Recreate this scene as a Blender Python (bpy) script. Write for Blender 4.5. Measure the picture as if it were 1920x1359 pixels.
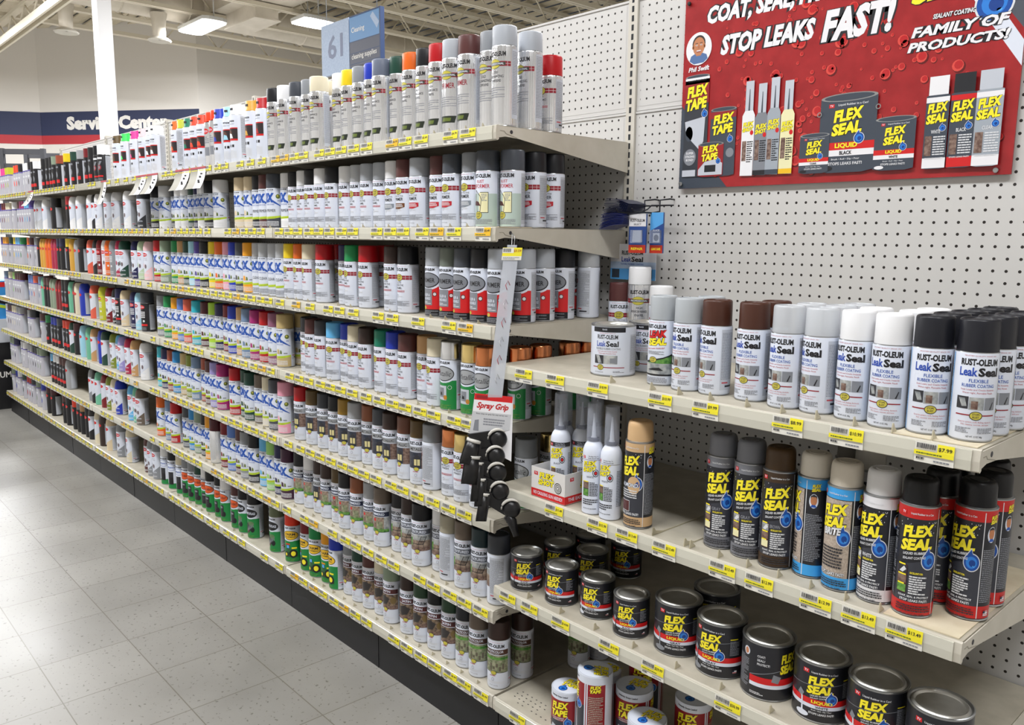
import bpy, math, random
from math import sin, cos, pi, radians, atan2, hypot, sqrt

# ------------------------------------------------------------------ scene, camera, world, light
scene = bpy.context.scene
for o in list(bpy.data.objects):
    bpy.data.objects.remove(o)
COL = scene.collection
vs = scene.view_settings
vs.view_transform = 'Standard'; vs.look = 'None'; vs.gamma = 1.0; vs.use_curve_mapping = False
vs.exposure = 0.0
try:
    scene.cycles.use_denoising = True
    scene.cycles.max_bounces = 8
    scene.cycles.transparent_max_bounces = 12
except Exception:
    pass

cam_data = bpy.data.cameras.new('camera')
cam_data.sensor_width = 36.0
cam_data.lens = 1537.7047 / 1920 * 36.0
cam_data.clip_start = 0.05
cam = bpy.data.objects.new('camera', cam_data)
COL.objects.link(cam)
CAM = (1.59312, -1.39979, 1.43756)
YAW, PITCH, ROLL = 0.82938, -0.15056, 0.01013
from mathutils import Matrix, Vector
fw = Vector((-sin(YAW)*cos(PITCH), cos(YAW)*cos(PITCH), sin(PITCH)))
rt = Vector((cos(YAW), sin(YAW), 0)); up = rt.cross(fw)
rt2 = rt*cos(ROLL) + up*sin(ROLL); up2 = -rt*sin(ROLL) + up*cos(ROLL)
cam.matrix_world = Matrix(((rt2.x, up2.x, -fw.x, CAM[0]), (rt2.y, up2.y, -fw.y, CAM[1]), (rt2.z, up2.z, -fw.z, CAM[2]), (0, 0, 0, 1)))
scene.camera = cam

world = bpy.data.worlds.new('store_ambient'); scene.world = world
world.use_nodes = True
bg = world.node_tree.nodes['Background']
bg.inputs[0].default_value = (0.90, 0.94, 1.0, 1); bg.inputs[1].default_value = 0.04

LIGHT_Z = 4.4
AREA_W = 84.0
def area_light(x, y, z, w, sx, sy, col=(0.98, 0.985, 1.0)):
    d = bpy.data.lights.new('ceiling_lamp', 'AREA'); d.shape = 'RECTANGLE'
    d.size = sx; d.size_y = sy; d.energy = w; d.color = col
    o = bpy.data.objects.new('ceiling_lamp', d); COL.objects.link(o); o.location = (x, y, z)
    return o
for lx in (2.6, 0.0, -2.6, -5.2, -7.8, -10.4):
    area_light(lx, -1.75, LIGHT_Z, AREA_W, 1.6, 0.6)
FILL_LAMPS = ((1.0, 3.4), (-3.2, 3.4), (-8.6, 3.6), (-5.0, 6.6), (-2.0, 7.5), (-13.0, 1.2))  # extra lamps added out of view to brighten the ceiling and back wall
for lx, ly in FILL_LAMPS:
    area_light(lx, ly, 5.38, AREA_W*3.0, 1.6, 0.6)
for lx, ly in ((-14.24, 5.15), (-12.5, 6.5), (-16.5, 1.0), (-17.5, -2.5)):  # last two are extra lamps, added to brighten the far wall
    area_light(lx, ly, 5.2, AREA_W*5.0, 1.2, 0.42)

# ------------------------------------------------------------------ materials
def lin(h):
    h = h.lstrip('#'); c = [int(h[i:i+2], 16)/255 for i in (0, 2, 4)]
    return tuple(x/12.92 if x <= 0.04045 else ((x+0.055)/1.055)**2.4 for x in c)
MATS = {}
def mat(name, hexcol=None, rough=0.45, metal=0.0, emit=None, spec=0.5, alpha=1.0, trans=0.0, coat=0.0):
    if name in MATS: return MATS[name]
    m = bpy.data.materials.new(name); m.use_nodes = True
    b = m.node_tree.nodes['Principled BSDF']
    if hexcol: b.inputs['Base Color'].default_value = (*lin(hexcol), 1)
    b.inputs['Roughness'].default_value = rough; b.inputs['Metallic'].default_value = metal
    b.inputs['Specular IOR Level'].default_value = spec
    b.inputs['Coat Weight'].default_value = coat
    if alpha < 1: b.inputs['Alpha'].default_value = alpha
    if trans: b.inputs['Transmission Weight'].default_value = trans
    if emit:
        b.inputs['Emission Color'].default_value = (*lin(emit[0]), 1); b.inputs['Emission Strength'].default_value = emit[1]
    MATS[name] = m
    return m
def objcol(name, rough=0.4, metal=0.0):
    m = mat(name, 'FFFFFF', rough, metal)
    nt = m.node_tree; i = nt.nodes.new('ShaderNodeObjectInfo')
    nt.links.new(i.outputs['Color'], nt.nodes['Principled BSDF'].inputs['Base Color'])
    return m
def noisy(name, c1, c2, scale=40, rough=0.5, lo=0.35, hi=0.65, bump=0.0, detail=4, metal=0.0):
    m = mat(name, c1, rough, metal); nt = m.node_tree; N = nt.nodes
    tc = N.new('ShaderNodeTexCoord'); n = N.new('ShaderNodeTexNoise'); r = N.new('ShaderNodeValToRGB')
    n.inputs['Scale'].default_value = scale; n.inputs['Detail'].default_value = detail
    r.color_ramp.elements[0].position = lo; r.color_ramp.elements[1].position = hi
    r.color_ramp.elements[0].color = (*lin(c1), 1); r.color_ramp.elements[1].color = (*lin(c2), 1)
    nt.links.new(tc.outputs['Object'], n.inputs['Vector']); nt.links.new(n.outputs['Fac'], r.inputs['Fac'])
    nt.links.new(r.outputs['Color'], N['Principled BSDF'].inputs['Base Color'])
    if bump:
        b = N.new('ShaderNodeBump'); b.inputs['Strength'].default_value = bump; b.inputs['Distance'].default_value = 0.002
        nt.links.new(n.outputs['Fac'], b.inputs['Height']); nt.links.new(b.outputs['Normal'], N['Principled BSDF'].inputs['Normal'])
    return m

PAL = dict(white='E4E5E8', cream='D8CFB6', almond='D6C4A4', black='17181D', navy='1C1E4C', slate='43474F', slatelt='646C7E',
 grey='85898F', lightgrey='A4A9B1', charcoal='34373E', silver='9DA0A5', clear='C6C9CE', yellow='E4C71A', orange='DC641A', red='AE101A',
 dkred='74121C', crimson='A41C44', maroon='47121E', plum='3A1832', purple='48388A', lavender='968EC8', magenta='9C226A', pink='E29AB0',
 palepink='E6BEC4', coral='D65C46', rust='964630', brown='553130', brownlt='6A4232', dkbrown='352622', tan='BE9464', khaki='BAA472',
 golden='E69C1A', gold='CE9C3A', goldm='967424', bronze='594626', copper='C87E52', coppermatte='864E32', chrome='D4D6DA', goldchrome='D8C080',
 green='1A864A', dkgreen='184034', green2='2B4632', teal='0E765C', dkteal='182C32', mint='6AB496', palegreen='B2C6A6', lightgreen='94C86C',
 lime='A2CE3C', olive='7A862C', sage='869682', khakigreen='667054', greygreen='6C746C', blue='1E36AC', cornflower='5A7CC4', azure='2A86C6',
 skyblue='5EACDE', paleblue='9CD0E6', cyan='2AACC0', bluegrey='6C84A4', mauve='885670', taupe='685C52', sagetan='A29C8A', slateblk='272930',
 neongreen='3AE05C', neonpink='F03690', neonorange='FF6418', neonred='FF4424', yellowgreen='BABC2C', redorange='DC3618')
WORD = dict(slatelt='blue-grey', lightgrey='light grey', dkred='dark red', palepink='pale pink', brownlt='light brown', dkbrown='dark brown',
 goldm='dull gold', coppermatte='dull copper', goldchrome='shiny gold', chrome='shiny chrome', dkgreen='dark green', green2='forest green',
 dkteal='dark teal', palegreen='pale green', lightgreen='light green', khakigreen='khaki green', greygreen='grey-green', paleblue='pale blue',
 bluegrey='steel blue', sagetan='greyish tan', slateblk='blue-black', neongreen='bright green', neonpink='bright pink', neonorange='bright orange',
 neonred='orange-red', yellowgreen='yellow-green', redorange='red-orange', clear='clear', silver='silver')
def word(c): return WORD.get(c, c)

WHITE = mat('white_print', 'D3D9E6', 0.38)
BLACK = mat('black_print', '14141A', 0.4)
DKTXT = mat('dark_text', '2A2A30', 0.5)
GTXT = mat('grey_text', '83868E', 0.55)
LTXT = mat('light_text', 'D2D4D8', 0.5)
REDTXT = mat('red_text', 'B64A54', 0.5)
RED = mat('red_print', 'C8181C', 0.38)
DKRED = mat('dark_red_print', '8E1C2C', 0.4)
YEL = mat('yellow_print', 'F2E22A', 0.4)
OLY = mat('olive_yellow_print', 'BFB446', 0.4)
OLIVE = mat('olive_print', '5E6E28', 0.45)
LIME = mat('lime_print', 'B6CE30', 0.42)
BLUE = mat('blue_print', '1E50A8', 0.4)
LBLUE = mat('light_blue_print', '5AA8E8', 0.4)
NAVY = mat('navy_print', '1C2440', 0.4)
GREEN = mat('green_print', '14803C', 0.38)
GRASS = noisy('grass_print', '2E6A24', '6EA04A', 120, 0.45)
GREYP = mat('grey_print', '7C8088', 0.4)
SILP = mat('silver_print', 'AEB2B8', 0.28, 0.6)
PALE = mat('pale_panel_print', 'B9BEC8', 0.45)
REFG = mat('pale_green_print', 'AEBFB8', 0.42)
CREAMP = mat('cream_print', 'E2DDB0', 0.45)
ORG = mat('orange_print', 'D2541C', 0.4)
SKIN = mat('portrait_skin_print', 'B87850', 0.5)
MAROON = mat('maroon_print', '4E2022', 0.4)
WOODP = noisy('garden_print', '6A5648', 'A08E7E', 90, 0.45)
LANT = noisy('dusk_print', '1C2838', '3E3C48', 110, 0.45)
BRICK = noisy('brick_print', '5A4038', '8A7468', 130, 0.45)
AUT = noisy('autumn_print', '3A2C28', '8A7660', 100, 0.45)
MOSS = noisy('moss_print', '5C6A48', '9A9A80', 110, 0.45)
CONC = noisy('concrete_print', '9C8E82', 'B8AA9C', 300, 0.6)
SHED = noisy('house_print', '767C80', 'B4B6B4', 60, 0.45)
TINT = objcol('tint_print', 0.4)
CAPM = objcol('cap_plastic', 0.38); CAPM.node_tree.nodes['Principled BSDF'].inputs['Specular IOR Level'].default_value = 0.32
CAPMET = objcol('cap_metallic', 0.2, 1.0)
CAPCLR = mat('clear_cap_plastic', 'D4D8DE', 0.22, alpha=0.6)
ALU = mat('bare_aluminium', 'E2E4E8', 0.2, 0.8)
def ribs(m):
    nt = m.node_tree; N = nt.nodes; tc = N.new('ShaderNodeTexCoord'); mp = N.new('ShaderNodeMapping'); n = N.new('ShaderNodeTexNoise'); b = N.new('ShaderNodeBump')
    mp.inputs['Scale'].default_value = (260, 260, 0.8); n.inputs['Scale'].default_value = 1.0; n.inputs['Detail'].default_value = 2
    b.inputs['Strength'].default_value = 0.9; b.inputs['Distance'].default_value = 0.003
    nt.links.new(tc.outputs['Object'], mp.inputs['Vector']); nt.links.new(mp.outputs['Vector'], n.inputs['Vector']); nt.links.new(n.outputs['Fac'], b.inputs['Height']); nt.links.new(b.outputs['Normal'], N['Principled BSDF'].inputs['Normal'])
ribs(ALU)
TIN = mat('tin_rim', 'A8AAAC', 0.3, 0.9)
SHELFP = noisy('shelf_paint', 'BBB6A9', 'C4BFB3', 14, 0.42)
DECKP = noisy('shelf_deck_paint', 'A8A293', 'B6B0A1', 18, 0.5)
CHAN = mat('price_channel_plastic', 'C3C1B4', 0.18, coat=0.5)
TAGY = mat('tag_yellow', 'E8DC2E', 0.4)
TAGO = mat('tag_orange', 'E8B81E', 0.4)
TAGW = mat('tag_white', 'DCDAD2', 0.45)
KICK = mat('kick_plate_black', '0E0F14', 0.5)
TABM = mat('divider_plastic', 'C4BCA2', 0.35, alpha=0.7)
CARD = noisy('cardboard_sheet', 'C9BDA2', 'D4CAB2', 22, 0.6)
PAINTW = mat('white_wall_paint', 'DAD6D0', 0.6)
BLK = mat('black_plastic', '101014', 0.4)
STEELB = mat('black_wire', '1A1C24', 0.35, 0.5)

# ------------------------------------------------------------------ mesh builder
class MB:
    def __init__(s):
        s.v = []; s.f = []; s.m = []; s.mats = []; s.sm = []
    def mi(s, m):
        if m not in s.mats: s.mats.append(m)
        return s.mats.index(m)
    def add(s, verts, faces, m, smooth=False):
        b = len(s.v); k = s.mi(m); s.v.extend(verts)
        for f in faces:
            s.f.append(tuple(b+i for i in f)); s.m.append(k); s.sm.append(smooth)
    def box(s, x0, x1, y0, y1, z0, z1, m):
        v = [(x, y, z) for z in (z0, z1) for y in (y0, y1) for x in (x0, x1)]
        s.add(v, [(0, 2, 3, 1), (4, 5, 7, 6), (0, 1, 5, 4), (2, 6, 7, 3), (0, 4, 6, 2), (1, 3, 7, 5)], m)
    def obox(s, c, ax, ay, az, m):   # centre + half axis vectors
        c = Vector(c); ax = Vector(ax); ay = Vector(ay); az = Vector(az)
        v = [tuple(c + i*ax + j*ay + k*az) for k in (-1, 1) for j in (-1, 1) for i in (-1, 1)]
        s.add(v, [(0, 2, 3, 1), (4, 5, 7, 6), (0, 1, 5, 4), (2, 6, 7, 3), (0, 4, 6, 2), (1, 3, 7, 5)], m)
    def lathe(s, prof, m, n=32, cx=0, cy=0, mats=None, close=True, a0=0.0):
        # prof: list of (r, z) bottom to top; mats: one per ring gap
        prev = None
        for i in range(len(prof)-1):
            (r0, z0), (r1, z1) = prof[i], prof[i+1]
            k = s.mi(mats[i] if mats else m); d = Vector((r1-r0, z1-z0))
            if d.length < 1e-9: continue
            if prev is not None and prev[1].angle(d) < 0.75: b0 = prev[0]
            else:
                b0 = len(s.v); s.v.extend((cx + r0*sin(a0+2*pi*j/n), cy - r0*cos(a0+2*pi*j/n), z0) for j in range(n))
            b1 = len(s.v); s.v.extend((cx + r1*sin(a0+2*pi*j/n), cy - r1*cos(a0+2*pi*j/n), z1) for j in range(n))
            for j in range(n):
                q = (j+1) % n
                s.f.append((b0+j, b0+q, b1+q, b1+j)); s.m.append(k); s.sm.append(True)
            prev = (b1, d)
    def disc(s, r, z, m, n=32, cx=0, cy=0, up=True):
        v = [(cx + r*sin(2*pi*j/n), cy - r*cos(2*pi*j/n), z) for j in range(n)]
        s.add(v, [tuple(range(n)) if up else tuple(reversed(range(n)))], m)
    def tube(s, pts, r, m, n=8):
        P = [Vector(p) for p in pts]; v = []; f = []
        ref = Vector((0, 0, 1))
        for i, p in enumerate(P):
            t = (P[min(i+1, len(P)-1)] - P[max(i-1, 0)]).normalized()
            if abs(t.dot(ref)) > 0.95: a = t.cross(Vector((1, 0, 0))).normalized()
            else: a = t.cross(ref).normalized()
            b = t.cross(a)
            rr = r[i] if isinstance(r, (list, tuple)) else r
            for j in range(n):
                q = 2*pi*j/n
                v.append(tuple(p + rr*(cos(q)*a + sin(q)*b)))
        for i in range(len(P)-1):
            for j in range(n):
                k = (j+1) % n
                f.append((i*n+j, i*n+k, (i+1)*n+k, (i+1)*n+j))
        f.append(tuple(reversed(range(n)))); f.append(tuple((len(P)-1)*n + j for j in range(n)))
        s.add(v, f, m, True)
    def prism(s, pts, h0, h1, m, axis='x'):   # polygon extruded along an axis; pts are the other two coords
        n = len(pts)
        if axis == 'x': v = [(h0, a, b) for a, b in pts] + [(h1, a, b) for a, b in pts]
        elif axis == 'y': v = [(a, h0, b) for a, b in pts] + [(a, h1, b) for a, b in pts]
        else: v = [(a, b, h0) for a, b in pts] + [(a, b, h1) for a, b in pts]
        f = [tuple(reversed(range(n))), tuple(n+i for i in range(n))] + [(i, (i+1) % n, n+(i+1) % n, n+i) for i in range(n)]
        s.add(v, f, m)
    def mesh(s, name):
        me = bpy.data.meshes.new(name)
        me.from_pydata(s.v, [], s.f)
        for m in s.mats: me.materials.append(m)
        me.polygons.foreach_set('material_index', s.m)
        me.polygons.foreach_set('use_smooth', s.sm)
        me.update()
        return me

# ------------------------------------------------------------------ objects
def thing(name, label, cat, loc=(0, 0, 0), rz=0.0, group=None):
    o = bpy.data.objects.new(name, None); COL.objects.link(o); o.empty_display_size = 0.05
    o.location = loc; o.rotation_euler = (0, 0, rz); o['label'] = label; o['category'] = cat
    if group: o['group'] = group
    return o
def part(name, me, parent=None, loc=(0, 0, 0), rz=0.0, col=None):
    o = bpy.data.objects.new(name, me); COL.objects.link(o)
    if parent is not None: o.parent = parent
    o.location = loc; o.rotation_euler = (0, 0, rz)
    if col is not None: o.color = (*col, 1)
    return o
def solo(name, mb, label, cat, loc=(0, 0, 0), rz=0.0, group=None, col=None):
    o = part(name, mb.mesh(name) if isinstance(mb, MB) else mb, None, loc, rz, col)
    o['label'] = label; o['category'] = cat
    if group: o['group'] = group
    return o
def struct(name, mb, label=None):
    o = part(name, mb.mesh(name)); o['kind'] = 'structure'
    if label: o['label'] = label
    return o

# ------------------------------------------------------------------ flat artwork that can be wrapped on a can
TXT = {}
def glyphs(string, bold=0.0, shear=0.0, space=1.0):
    key = (string, bold, shear, space)
    if key not in TXT:
        cu = bpy.data.curves.new('lettering', 'FONT'); cu.body = string; cu.size = 1.0
        cu.offset = bold; cu.shear = shear; cu.space_character = space; cu.resolution_u = 2
        ob = bpy.data.objects.new('lettering', cu)
        me = bpy.data.meshes.new_from_object(ob)
        v = [(p.co.x, p.co.y) for p in me.vertices]; f = [tuple(p.vertices) for p in me.polygons]
        if me.polygons and me.polygons[0].normal.z < 0: f = [tuple(reversed(x)) for x in f]
        bpy.data.objects.remove(ob); bpy.data.curves.remove(cu); bpy.data.meshes.remove(me)
        xs = [p[0] for p in v]; ys = [p[1] for p in v]
        x0, x1, y0, y1 = min(xs), max(xs), min(ys), max(ys)
        TXT[key] = ([((x-x0)/(x1-x0), (y-y0)/(y1-y0)) for x, y in v], f, (x1-x0)/(y1-y0))
    return TXT[key]

class Art:
    def __init__(s): s.p = []; s.lay = 0
    def nl(s): s.lay += 1
    def put(s, v, f, m): s.p.append((v, f, m, s.lay))
    def poly(s, pts, m):
        a = sum(pts[i][0]*pts[(i+1) % len(pts)][1] - pts[(i+1) % len(pts)][0]*pts[i][1] for i in range(len(pts)))
        if a < 0: pts = pts[::-1]
        s.put(pts, [tuple(range(len(pts)))], m)
    def rect(s, a, b, c, d, m): s.poly([(a, c), (b, c), (b, d), (a, d)], m)
    def ell(s, cx, cz, rx, rz, m, n=24): s.poly([(cx + rx*cos(2*pi*i/n), cz + rz*sin(2*pi*i/n)) for i in range(n)], m)
    def ring(s, cx, cz, rx, rz, t, m, n=24):
        o = [(cx + rx*cos(2*pi*i/n), cz + rz*sin(2*pi*i/n)) for i in range(n)]; q = [(cx + (rx-t)*cos(2*pi*i/n), cz + (rz-t)*sin(2*pi*i/n)) for i in range(n)]
        s.put(o+q, [(i, (i+1) % n, n+(i+1) % n, n+i) for i in range(n)], m)
    def text(s, st, cx, z0, h, w, m, bold=0.0, shear=0.0, slope=0.0, space=1.0, align='c', out=None, outw=0.06):
        if out is not None:
            k = outw*h
            s.text(st, cx - (k*0.5 if align == 'l' else (-k*0.5 if align == 'r' else 0)), z0 - k*0.5, h + k, (w + k) if w else None, out, bold + outw, shear, slope, space, align)
            s.nl()
        v, f, asp = glyphs(st, bold, shear, space)
        if not w: w = h*asp
        x0 = cx - w/2 if align == 'c' else (cx if align == 'l' else cx - w)
        s.put([(x0 + a*w, z0 + b*h + slope*(x0 + a*w - cx)) for a, b in v], f, m)
    def micro(s, a, b, c, d, rows, m, seed=1, fill=0.55, minw=0.0012, maxw=0.005, sc=1.0):
        rnd = random.Random(seed); hh = (d-c)/rows
        for i in range(rows):
            z = d - (i+1)*hh; x = a
            end = b if rnd.random() > 0.3 else a + (b-a)*rnd.uniform(0.55, 0.95)
            while x < end:
                w = rnd.uniform(minw, maxw)*sc; x1 = min(end, x+w)
                s.rect(x, x1, z + hh*(1-fill)/2, z + hh*(1+fill)/2, m); x = x1 + 0.0007*sc
    def emit(s, mb, fn, dx=0.004, eps=0.00006, base=0.0001):
        for v, f, m, lay in s.p:
            vv = []; ff = []; idx = {}
            def vid(p):
                k = (round(p[0], 6), round(p[1], 6))
                if k not in idx: idx[k] = len(vv); vv.append(k)
                return idx[k]
            for face in f:
                P = [v[i] for i in face]
                lo = min(p[0] for p in P); hi = max(p[0] for p in P)
                if dx is None or hi - lo <= dx*1.25:
                    t = [vid(p) for p in P]
                    if len(set(t)) > 2: ff.append(tuple(t))
                    continue
                n = math.ceil((hi-lo)/dx); st = (hi-lo)/n
                for k in range(n):
                    q = clip(clip(P, lo+k*st, 1), lo+(k+1)*st, -1)
                    if len(q) > 2:
                        t = []
                        for p in q:
                            i = vid(p)
                            if not t or t[-1] != i: t.append(i)
                        if len(t) > 2 and t[0] == t[-1]: t.pop()
                        if len(set(t)) > 2: ff.append(tuple(t))
            e = base + eps*lay
            mb.add([fn(p[0], p[1], e) for p in vv], ff, m, dx is not None)
def clip(P, x, sgn):
    out = []
    for i in range(len(P)):
        a, b = P[i], P[(i+1) % len(P)]
        da, db = sgn*(a[0]-x), sgn*(b[0]-x)
        if da >= -1e-9: out.append(a)
        if (da > 1e-9 and db < -1e-9) or (da < -1e-9 and db > 1e-9):
            t = da/(da-db); out.append((x, a[1] + t*(b[1]-a[1])))
    return out
def wrap(r): return lambda a, z, e: ((r+e)*sin(a/r), -(r+e)*cos(a/r), z)
def flat_y(y): return lambda a, z, e: (a, y-e, z)
# ------------------------------------------------------------------ can label designs (front of a can faces -Y)
R = 0.033
HB = 0.147      # label height of a regular can
def back_panel(A, z0=0.012, z1=0.138, s0=0.042, s1=0.086, m=PALE, t=GTXT, seed=3):
    A.nl(); A.rect(s0, s1, z0, z1, m); A.rect(-s1-0.004, -s0-0.004, z0, z1, m); A.nl()
    A.micro(s0+0.002, s1-0.002, z0+0.022, z1-0.006, 34, t, seed)
    A.micro(-s1, -s0-0.006, z0+0.022, z1-0.006, 34, t, seed+1)
    A.rect(s0+0.004, s0+0.02, z0+0.014, z0+0.017, REDTXT); A.rect(s0+0.012, s1-0.008, z0+0.006, z0+0.01, DKTXT)
def brand(A, z, h=0.0105, w=0.058, tiny=True):
    A.nl(); A.text('RUST-OLEUM', 0, z, h, w, BLACK, 0.045)
    if tiny: A.text('TRUSTED QUALITY SINCE 1921', 0, z+h+0.0035, 0.0022, w*0.85, REDTXT, 0.0)
def stops_oval(A, cx, cz, rx=0.0115, rz=0.0082, fancy=True):
    A.nl(); A.ell(cx, cz, rx+0.0012, rz+0.0012, DKTXT); A.nl(); A.ell(cx, cz, rx, rz, OLY); A.nl()
    if fancy:
        A.text('STOPS', cx, cz+0.0006, rz*0.55, rx*1.25, BLACK, 0.02); A.text('RUST', cx, cz-rz*0.68, rz*0.55, rx*1.1, BLACK, 0.02)
def red_bar(A, z, h=0.0125, s=0.043, m=DKRED):
    A.nl(); A.rect(-s, s, z, z+h, m); A.nl()
    A.rect(-s, s, z+h*0.47, z+h*0.53, LTXT)
    for k in range(-3, 4):
        if k: A.rect(k*0.0115-0.0004, k*0.0115+0.0004, z, z+h, LTXT)
def fine_print(A, seed=5, z=0.012):
    A.nl(); A.ring(-0.008, z+0.040, 0.004, 0.005, 0.0008, GTXT, 14); A.rect(-0.003, 0.012, z+0.039, z+0.041, LTXT)
    A.micro(-0.03, 0.034, z+0.010, z+0.026, 6, GTXT, seed); A.text('NET WT 12 OZ (340g)', -0.004, z, 0.0028, 0.026, DKTXT)
def art_sto(lines=('GLOSS', 'PROTECTIVE', 'ENAMEL'), flag=None, primer=False):
    A = Art(); back_panel(A); brand(A, 0.1265); red_bar(A, 0.1015); stops_oval(A, -0.001, 0.1078, 0.0135, 0.0098)
    A.nl()
    if primer:
        A.text('PROTECTIVE', 0, 0.0905, 0.0045, 0.034, DKTXT); A.text('PRIMER', 0, 0.079, 0.009, 0.034, BLACK, 0.01)
        A.poly([(-0.024, 0.055), (-0.024, 0.072), (0.022, 0.072), (0.022, 0.061), (0.004, 0.055)], flag); A.nl()
        A.micro(-0.018, 0.016, 0.06, 0.07, 3, LTXT, 8)
    else:
        for i, t in enumerate(lines): A.text(t, -0.002, 0.0905 - i*0.0085, 0.0058, min(0.036, 0.0042*len(t)), DKTXT, 0.004)
        A.micro(-0.02, 0.02, 0.0635, 0.07, 2, REDTXT, 9)
    fine_print(A); return A
def art_two(clear=False, primer=False):
    A = Art(); back_panel(A, z0=0.03)
    A.nl(); A.text('RUST-OLEUM', -0.006, 0.1385, 0.005, 0.03, BLACK, 0.03); A.text("PAINTER'S Touch", -0.006, 0.1325, 0.0034, 0.026, GTXT)
    A.poly([(-0.036, 0.092), (0.0, 0.097), (0.038, 0.080), (0.038, 0.082), (0.006, 0.104), (-0.036, 0.1)], BLUE)
    A.nl(); A.text('2X', -0.010, 0.0945, 0.0355, 0.043, BLUE, 0.085, 0.1, out=WHITE, outw=0.04)
    A.nl(); A.ell(0.0255, 0.117, 0.0082, 0.0082, OLIVE, 18); A.nl(); A.ell(0.0245, 0.119, 0.0036, 0.0036, OLY, 10)
    A.text('1N', 0.0275, 0.0985, 0.0055, 0.008, BLUE, 0.03); A.text('ULTRA COVER', -0.006, 0.085, 0.005, 0.036, BLUE, 0.0)
    A.nl()
    if clear or primer: A.text('CLEAR' if clear else 'PRIMER', -0.002, 0.060, 0.0105, 0.036, BLACK, 0.0)
    else:
        A.rect(-0.022, -0.002, 0.05, 0.072, LTXT); A.nl(); A.poly([(-0.019, 0.051), (-0.019, 0.066), (-0.014, 0.07), (-0.006, 0.066), (-0.004, 0.051)], TINT)
        A.poly([(-0.003, 0.052), (-0.001, 0.066), (0.004, 0.064), (0.006, 0.052)], OLIVE); A.rect(0.012, 0.026, 0.052, 0.056, GTXT)
    A.nl()
    if not clear:
        A.poly([(-0.04, 0.0), (0.04, 0.0), (0.04, 0.042), (0.01, 0.036), (-0.04, 0.033)], TINT); A.nl()
    A.poly([(-0.04, 0.033), (0.01, 0.036), (0.04, 0.042), (0.04, 0.048), (0.01, 0.0445), (-0.04, 0.041)], LIME); A.nl()
    A.text('DOUBLE COVERAGE', 0.0, 0.0375, 0.003, 0.034, OLIVE, 0.0, slope=0.1)
    A.micro(-0.026, 0.026, 0.008, 0.027, 4, LTXT if not clear else GTXT, 12, 0.5, 0.003, 0.009); return A
def art_pro(kind='pro'):
    A = Art(); A.rect(0.046, 0.09, 0.02, 0.19, PALE); A.nl(); A.micro(0.048, 0.088, 0.03, 0.185, 40, GTXT, 4)
    brand(A, 0.1715, 0.0115, 0.058, False)
    A.nl(); A.rect(-0.042, 0.042, 0.147, 0.159, DKRED); A.nl(); A.rect(0.033, 0.0338, 0.147, 0.159, LTXT); A.rect(-0.042, 0.042, 0.1526, 0.1532, LTXT)
    A.nl(); A.ell(-0.004, 0.153, 0.019, 0.012, OLIVE); A.nl(); A.ell(-0.004, 0.153, 0.018, 0.011, OLY); A.nl()
    A.rect(-0.03, 0.028, 0.149, 0.157, mat('dark_bar_print', '3A3C34', 0.4)); A.nl()
    A.text('PROFESSIONAL', -0.001, 0.1505, 0.0052, 0.05, WHITE, 0.02)
    if kind == 'pri': A.text('PRIMER', 0, 0.119, 0.0135, 0.044, DKRED, 0.005)
    else:
        t = ('HIGH', 'PERFORMANCE', 'ENAMEL') if kind == 'pro' else ('COLD', 'GALVANIZING', 'COMPOUND')
        for i, x in enumerate(t): A.text(x, 0, 0.130 - i*0.0105, 0.0065, 0.0042*len(x), DKTXT)
    A.micro(-0.026, 0.026, 0.07, 0.098, 5, GTXT, 7, 0.3)
    if kind != 'cold':
        A.poly([(-0.028, 0.028), (0.022, 0.028), (0.027, 0.046), (-0.028, 0.046)], mat('sticker_black', '20281E', 0.4)); A.nl()
        A.poly([(-0.02, 0.032), (0.01, 0.032), (0.013, 0.041), (-0.014, 0.042)], OLIVE)
    return A
def art_mrk():
    A = Art(); back_panel(A, 0.02, 0.18); brand(A, 0.158, 0.007, 0.034, False); A.text('MARKING PAINT', 0, 0.148, 0.005, 0.036, GTXT)
    A.rect(-0.03, 0.03, 0.087, 0.137, RED); A.nl(); A.rect(-0.03, 0.03, 0.094, 0.133, mat('marking_picture_print', '2A2226', 0.4)); A.nl()
    A.ell(-0.008, 0.112, 0.014, 0.016, mat('marking_brown_print', '5A3A30', 0.4), 14); A.nl(); A.poly([(-0.02, 0.096), (0.01, 0.096), (0.004, 0.112), (-0.012, 0.116)], TINT)
    A.rect(0.004, 0.014, 0.062, 0.072, BLACK); A.rect(-0.01, -0.002, 0.062, 0.072, BLACK); A.micro(-0.024, 0.024, 0.02, 0.052, 8, LTXT, 3); return A
def art_kry():
    A = Art(); back_panel(A, 0.01, 0.138)
    A.nl(); A.poly([(-0.04, 0.0), (0.04, 0.0), (0.04, 0.07), (-0.012, 0.03), (-0.04, 0.02)], TINT); A.nl()
    A.ell(-0.002, 0.128, 0.021, 0.0115, WHITE); A.nl(); A.ell(-0.002, 0.128, 0.0195, 0.0098, RED); A.nl(); A.text('KRYLON', -0.002, 0.1245, 0.0068, 0.03, WHITE, 0.03)
    A.text('COLORmaster', 0, 0.108, 0.0045, 0.034, GTXT); A.text('PAINT + PRIMER', 0, 0.1, 0.004, 0.034, GTXT)
    A.ell(-0.01, 0.075, 0.007, 0.012, TINT, 12); A.ell(0.006, 0.07, 0.006, 0.011, mat('swirl_print', '6A5A60', 0.4), 12)
    A.text('SATIN', 0.012, 0.034, 0.007, 0.022, WHITE, 0.02); A.micro(-0.024, 0.024, 0.008, 0.02, 3, LTXT, 5); return A
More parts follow.
